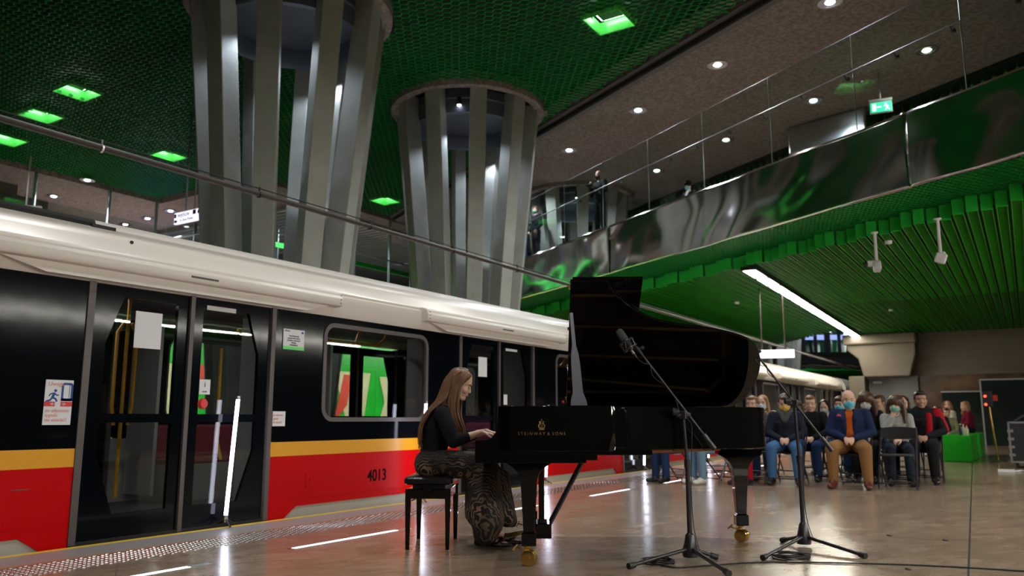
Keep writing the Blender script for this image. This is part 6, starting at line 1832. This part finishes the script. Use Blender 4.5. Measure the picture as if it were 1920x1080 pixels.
bm = nb(); tube(bm, catmull([(-0.2, -0.3, 0.88), (0, -0.2, 1.0), (0.15, 0, 0.92), (0.3, 0.1, 1.1), (0.4, 0.2, 0.9)], 5), 0.03, 8); box(bm, (0.25, 0, 0.95), (0.4, 0.4, 0.16)); o = obj('cable_heap', bm, 'mblack', loc=(-0.05, 18.6, 0)); tag(o, 'black tangle of cables and gear on top of the equipment case', 'cables')
bm = nb(); tube(bm, catmull([(-0.45, 17.2, 0.015), (-0.3, 17.0, 0.015), (-0.2, 17.15, 0.015), (-0.1, 16.9, 0.015)], 6), 0.012, 8); box(bm, (-0.42, 16.7, 0.03), (0.25, 0.08, 0.05)); o = obj('white_power_strip', bm, 'paper'); tag(o, 'white power strip lying on the floor beside the equipment case', 'power strip')
bm = nb(); tube(bm, [(-0.3, 15.9, 0.0), (-0.18, 15.9, 2.0)], 0.03, 10); bm.free()

# ================================================================== PIANIST (built in the piano's own frame)
def P3(s, u, z): return V((s, u, z))
U = 0.93
Hc = P3(-0.118, U, 1.192)
RH = rotm(R(-90), 0) @ Matrix.Rotation(R(-24), 3, 'X')     # face towards +s, looking down
b = nb()
add_head(b, Hc, RH)
pel, wst, cst, nk = P3(-0.30, U, 0.60), P3(-0.325, U, 0.73), P3(-0.29, U, 0.88), P3(-0.225, U, 1.02)
cone(b, nk + P3(0.0, 0, -0.03), 0.052, Hc + RH @ V((0, -0.03, -0.065)), 0.045)
cone(b, pel, 0.10, wst, 0.085, flat=0.75, up=(1, 0, 0)); cone(b, wst, 0.085, cst, 0.10, flat=0.75, up=(1, 0, 0)); cone(b, cst, 0.10, nk, 0.055, flat=0.75, up=(1, 0, 0))
RS, LS = P3(-0.235, U - 0.155, 0.965), P3(-0.225, U + 0.155, 0.965)
RE, LE = P3(-0.145, U - 0.20, 0.765), P3(-0.10, U + 0.20, 0.79)
RW, LW = P3(0.055, U - 0.13, 0.832), P3(0.075, U + 0.13, 0.835)
cone(b, RS, 0.042, LS, 0.042)
for S_, E_, W_, sd, dd in ((RS, RE, RW, 1, V((1, 0.12, -0.22))), (LS, LE, LW, -1, V((1, -0.1, -0.22)))):
    chain(b, [S_, E_, E_.lerp(W_, 0.35), W_], [0.04, 0.034, 0.034, 0.021], n=12)
    add_hand(b, W_, dd, V((0, 0, -1)) + dd * -0.2, sd * -1, 0.42, 0.86, 0.0085)
RHp, LHp = P3(-0.27, U - 0.085, 0.585), P3(-0.27, U + 0.085, 0.585)
RK, LK = P3(0.12, U - 0.09, 0.55), P3(0.13, U + 0.10, 0.55)
RA, LA = P3(0.07, U - 0.08, 0.105), P3(0.15, U + 0.08, 0.10)
for a_, k_, n_ in ((RHp, RK, RA), (LHp, LK, LA)):
    chain(b, [a_, k_, n_], [0.07, 0.05, 0.032], n=10)
    chain(b, [n_, n_ + V((0.06, 0, -0.045)), n_ + V((0.17, 0, -0.075))], [0.030, 0.025, 0.014], n=10)
    cone(b, n_ + V((0.0, 0, -0.03)), 0.03, n_ + V((-0.03, 0, -0.06)), 0.026, n=10)
pianist = blob('person', b, 'skin', None, 0.0048, 3)
pianist.location = s2w(-0.045, -0.02); pianist.rotation_euler = (0, 0, PA)
tag(pianist, 'pianist with very long brown hair, black jacket and lace skirt at the piano', 'person')
face_bits(pianist, Hc, RH, 'h_brown', closed=True)
# jacket
b = nb()
cone(b, P3(-0.315, U, 0.575), 0.128, wst, 0.118, flat=0.78, up=(1, 0, 0)); cone(b, wst, 0.118, cst, 0.138, flat=0.72, up=(1, 0, 0)); cone(b, cst, 0.138, nk + V((-0.01, 0, -0.035)), 0.07, flat=0.8, up=(1, 0, 0))
cone(b, cst + V((0.05, 0.0, 0.0)), 0.08, wst + V((0.05, 0, 0)), 0.07)
for S_, E_, W_ in ((RS, RE, RW), (LS, LE, LW)):
    cone(b, nk + V((-0.01, 0, -0.04)), 0.05, S_, 0.06)
    chain(b, [S_, E_, E_.lerp(W_, 0.42)], [0.062, 0.05, 0.043], n=12)
blob('jacket', b, 'cloth_black', pianist, 0.007, 5)
# skirt: over the thighs, then falling from the knees
b = nb()
cone(b, P3(-0.34, U - 0.06, 0.60), 0.115, P3(-0.34, U + 0.06, 0.60), 0.115)
for sg in (-1, 1):
    chain(b, [P3(-0.28, U + sg * 0.075, 0.60), P3(0.0, U + sg * 0.085, 0.585), P3(0.10, U + sg * 0.09, 0.54)], [0.105, 0.097, 0.085], n=14)
    chain(b, [P3(0.09, U + sg * 0.09, 0.53), P3(0.07, U + sg * 0.10, 0.36), P3(0.10, U + sg * 0.10, 0.19)], [0.10, 0.135, 0.125], n=14)
    cone(b, P3(0.10, U + sg * 0.10, 0.19), 0.125, P3(0.09, U + sg * 0.10, 0.115), 0.10)
    cone(b, P3(0.02, U + sg * 0.09, 0.50), 0.09, P3(0.03, U + sg * 0.09, 0.25), 0.10)
cone(b, P3(0.20, U + 0.12, 0.50), 0.05, P3(0.27, U + 0.13, 0.16), 0.045)
cone(b, P3(0.15, U - 0.02, 0.52), 0.07, P3(0.24, U + 0.02, 0.20), 0.07)
blob('lace_skirt', b, 'lace', pianist, 0.010, 9)
for n_, zz in ((RA, 0), (LA, 0)):
    b = nb()
    cone(b, n_ + V((-0.035, 0, -0.072)), 0.030, n_ + V((0.10, 0, -0.082)), 0.026, flat=0.6, up=(0, 0, 1), n=12); cone(b, n_ + V((0.09, 0, -0.078)), 0.034, n_ + V((0.19, 0, -0.083)), 0.02, flat=0.7, up=(0, 0, 1), n=12)
    cone(b, n_ + V((-0.045, 0, -0.065)), 0.028, n_ + V((-0.04, 0, -0.04)), 0.024, n=10)
    for q in range(7):
        a_ = q * 0.9; usphere(b, n_ + V((0.125 + 0.02 * math.cos(a_), 0.015 * math.sin(a_), -0.045 + 0.01 * math.sin(q))), (0.018, 0.012, 0.008), rotm(a_, 0.4), 8, 6)
    blob('shoe', b, 's_black', pianist, 0.0055, 2)
# hair: a cap plus hundreds of long strands
rh = random.Random(11)
PH = lambda x, y, z: Hc + RH @ V((x, y, z))
b = nb()
usphere(b, PH(0, -0.024, 0.036), (0.080, 0.093, 0.086), RH); usphere(b, PH(0, -0.065, -0.01), (0.07, 0.05, 0.085), RH)
for sx in (-1, 1): cone(b, PH(sx * 0.045, 0.035, 0.082), 0.024, PH(sx * 0.072, -0.01, -0.02), 0.024, n=10)
hair = blob('hair', b, 'hair', pianist, 0.007, 2)
bm = nb()
for k in range(300):
    # start on the crown, run over the side or back of the head, then fall straight
    grp = k % 3
    if grp < 2:      # strands falling down the back
        a_ = rh.uniform(-1.25, 1.25)
        x0 = 0.082 * math.sin(a_); y0 = -0.022 - 0.090 * math.cos(a_)
        st_ = PH(x0 * 0.5, -0.0, 0.118 - abs(x0) * 0.3)
        m1 = PH(x0 * 1.0, y0 * 0.75, 0.075)
        m2 = PH(x0 * 1.08, y0 * 1.05 - 0.005, -0.02)
        uu = U + (m2.y - U) * 1.25
        r1 = P3(m2.x - 0.045 + rh.uniform(-0.012, 0.012), uu, 1.08)
        r2 = P3(-0.345 + rh.uniform(-0.02, 0.02) + 0.18 * max(0, abs(uu - U) - 0.04), U + (uu - U) * 1.15, 0.99)
        r3 = P3(-0.405 + rh.uniform(-0.015, 0.015) + 0.10 * max(0, abs(uu - U) - 0.04), U + (uu - U) * 1.2, 0.87)
        r4 = P3(-0.405 + rh.uniform(-0.015, 0.02), U + (uu - U) * 1.1, rh.uniform(0.70, 0.78))
        pts = [st_, m1, m2, r1, r2, r3, r4]
    else:            # strands falling in front of the near shoulder
        sx = 1 if k % 6 < 4 else -1
        y0 = rh.uniform(-0.055, 0.02)
        st_ = PH(sx * 0.02, 0.0 + y0 * 0.4, 0.122); m1 = PH(sx * 0.060, y0 * 0.8 + 0.01, 0.088); m2 = PH(sx * 0.086, y0, 0.0)
        uu = U - sx * rh.uniform(0.085, 0.115)
        s_ = -0.19 + (y0 + 0.02) * 1.0
        r1 = P3(s_ + 0.03 + rh.uniform(-0.01, 0.01), uu, 1.06); r2 = P3(-0.155 + (y0 + 0.02) * 0.9, uu - sx * 0.0, 0.96); r3 = P3(-0.11 + (y0 + 0.02) * 0.7, uu + sx * 0.02, 0.84); r4 = P3(-0.085 + rh.uniform(-0.03, 0.03), uu + sx * 0.03, rh.uniform(0.69, 0.76))
        pts = [st_, m1, m2, r1, r2, r3, r4]
    pts = catmull([tuple(p) for p in pts], 4)
    nn_ = len(pts)
    tube(bm, pts, [0.0068 * min(1, 3.5 * (1 - i / (nn_ - 0.5)) + 0.08) for i in range(nn_)], 5, flat=0.6)
o = obj('hair_strands', bm, 'hair', hair, smooth='all')
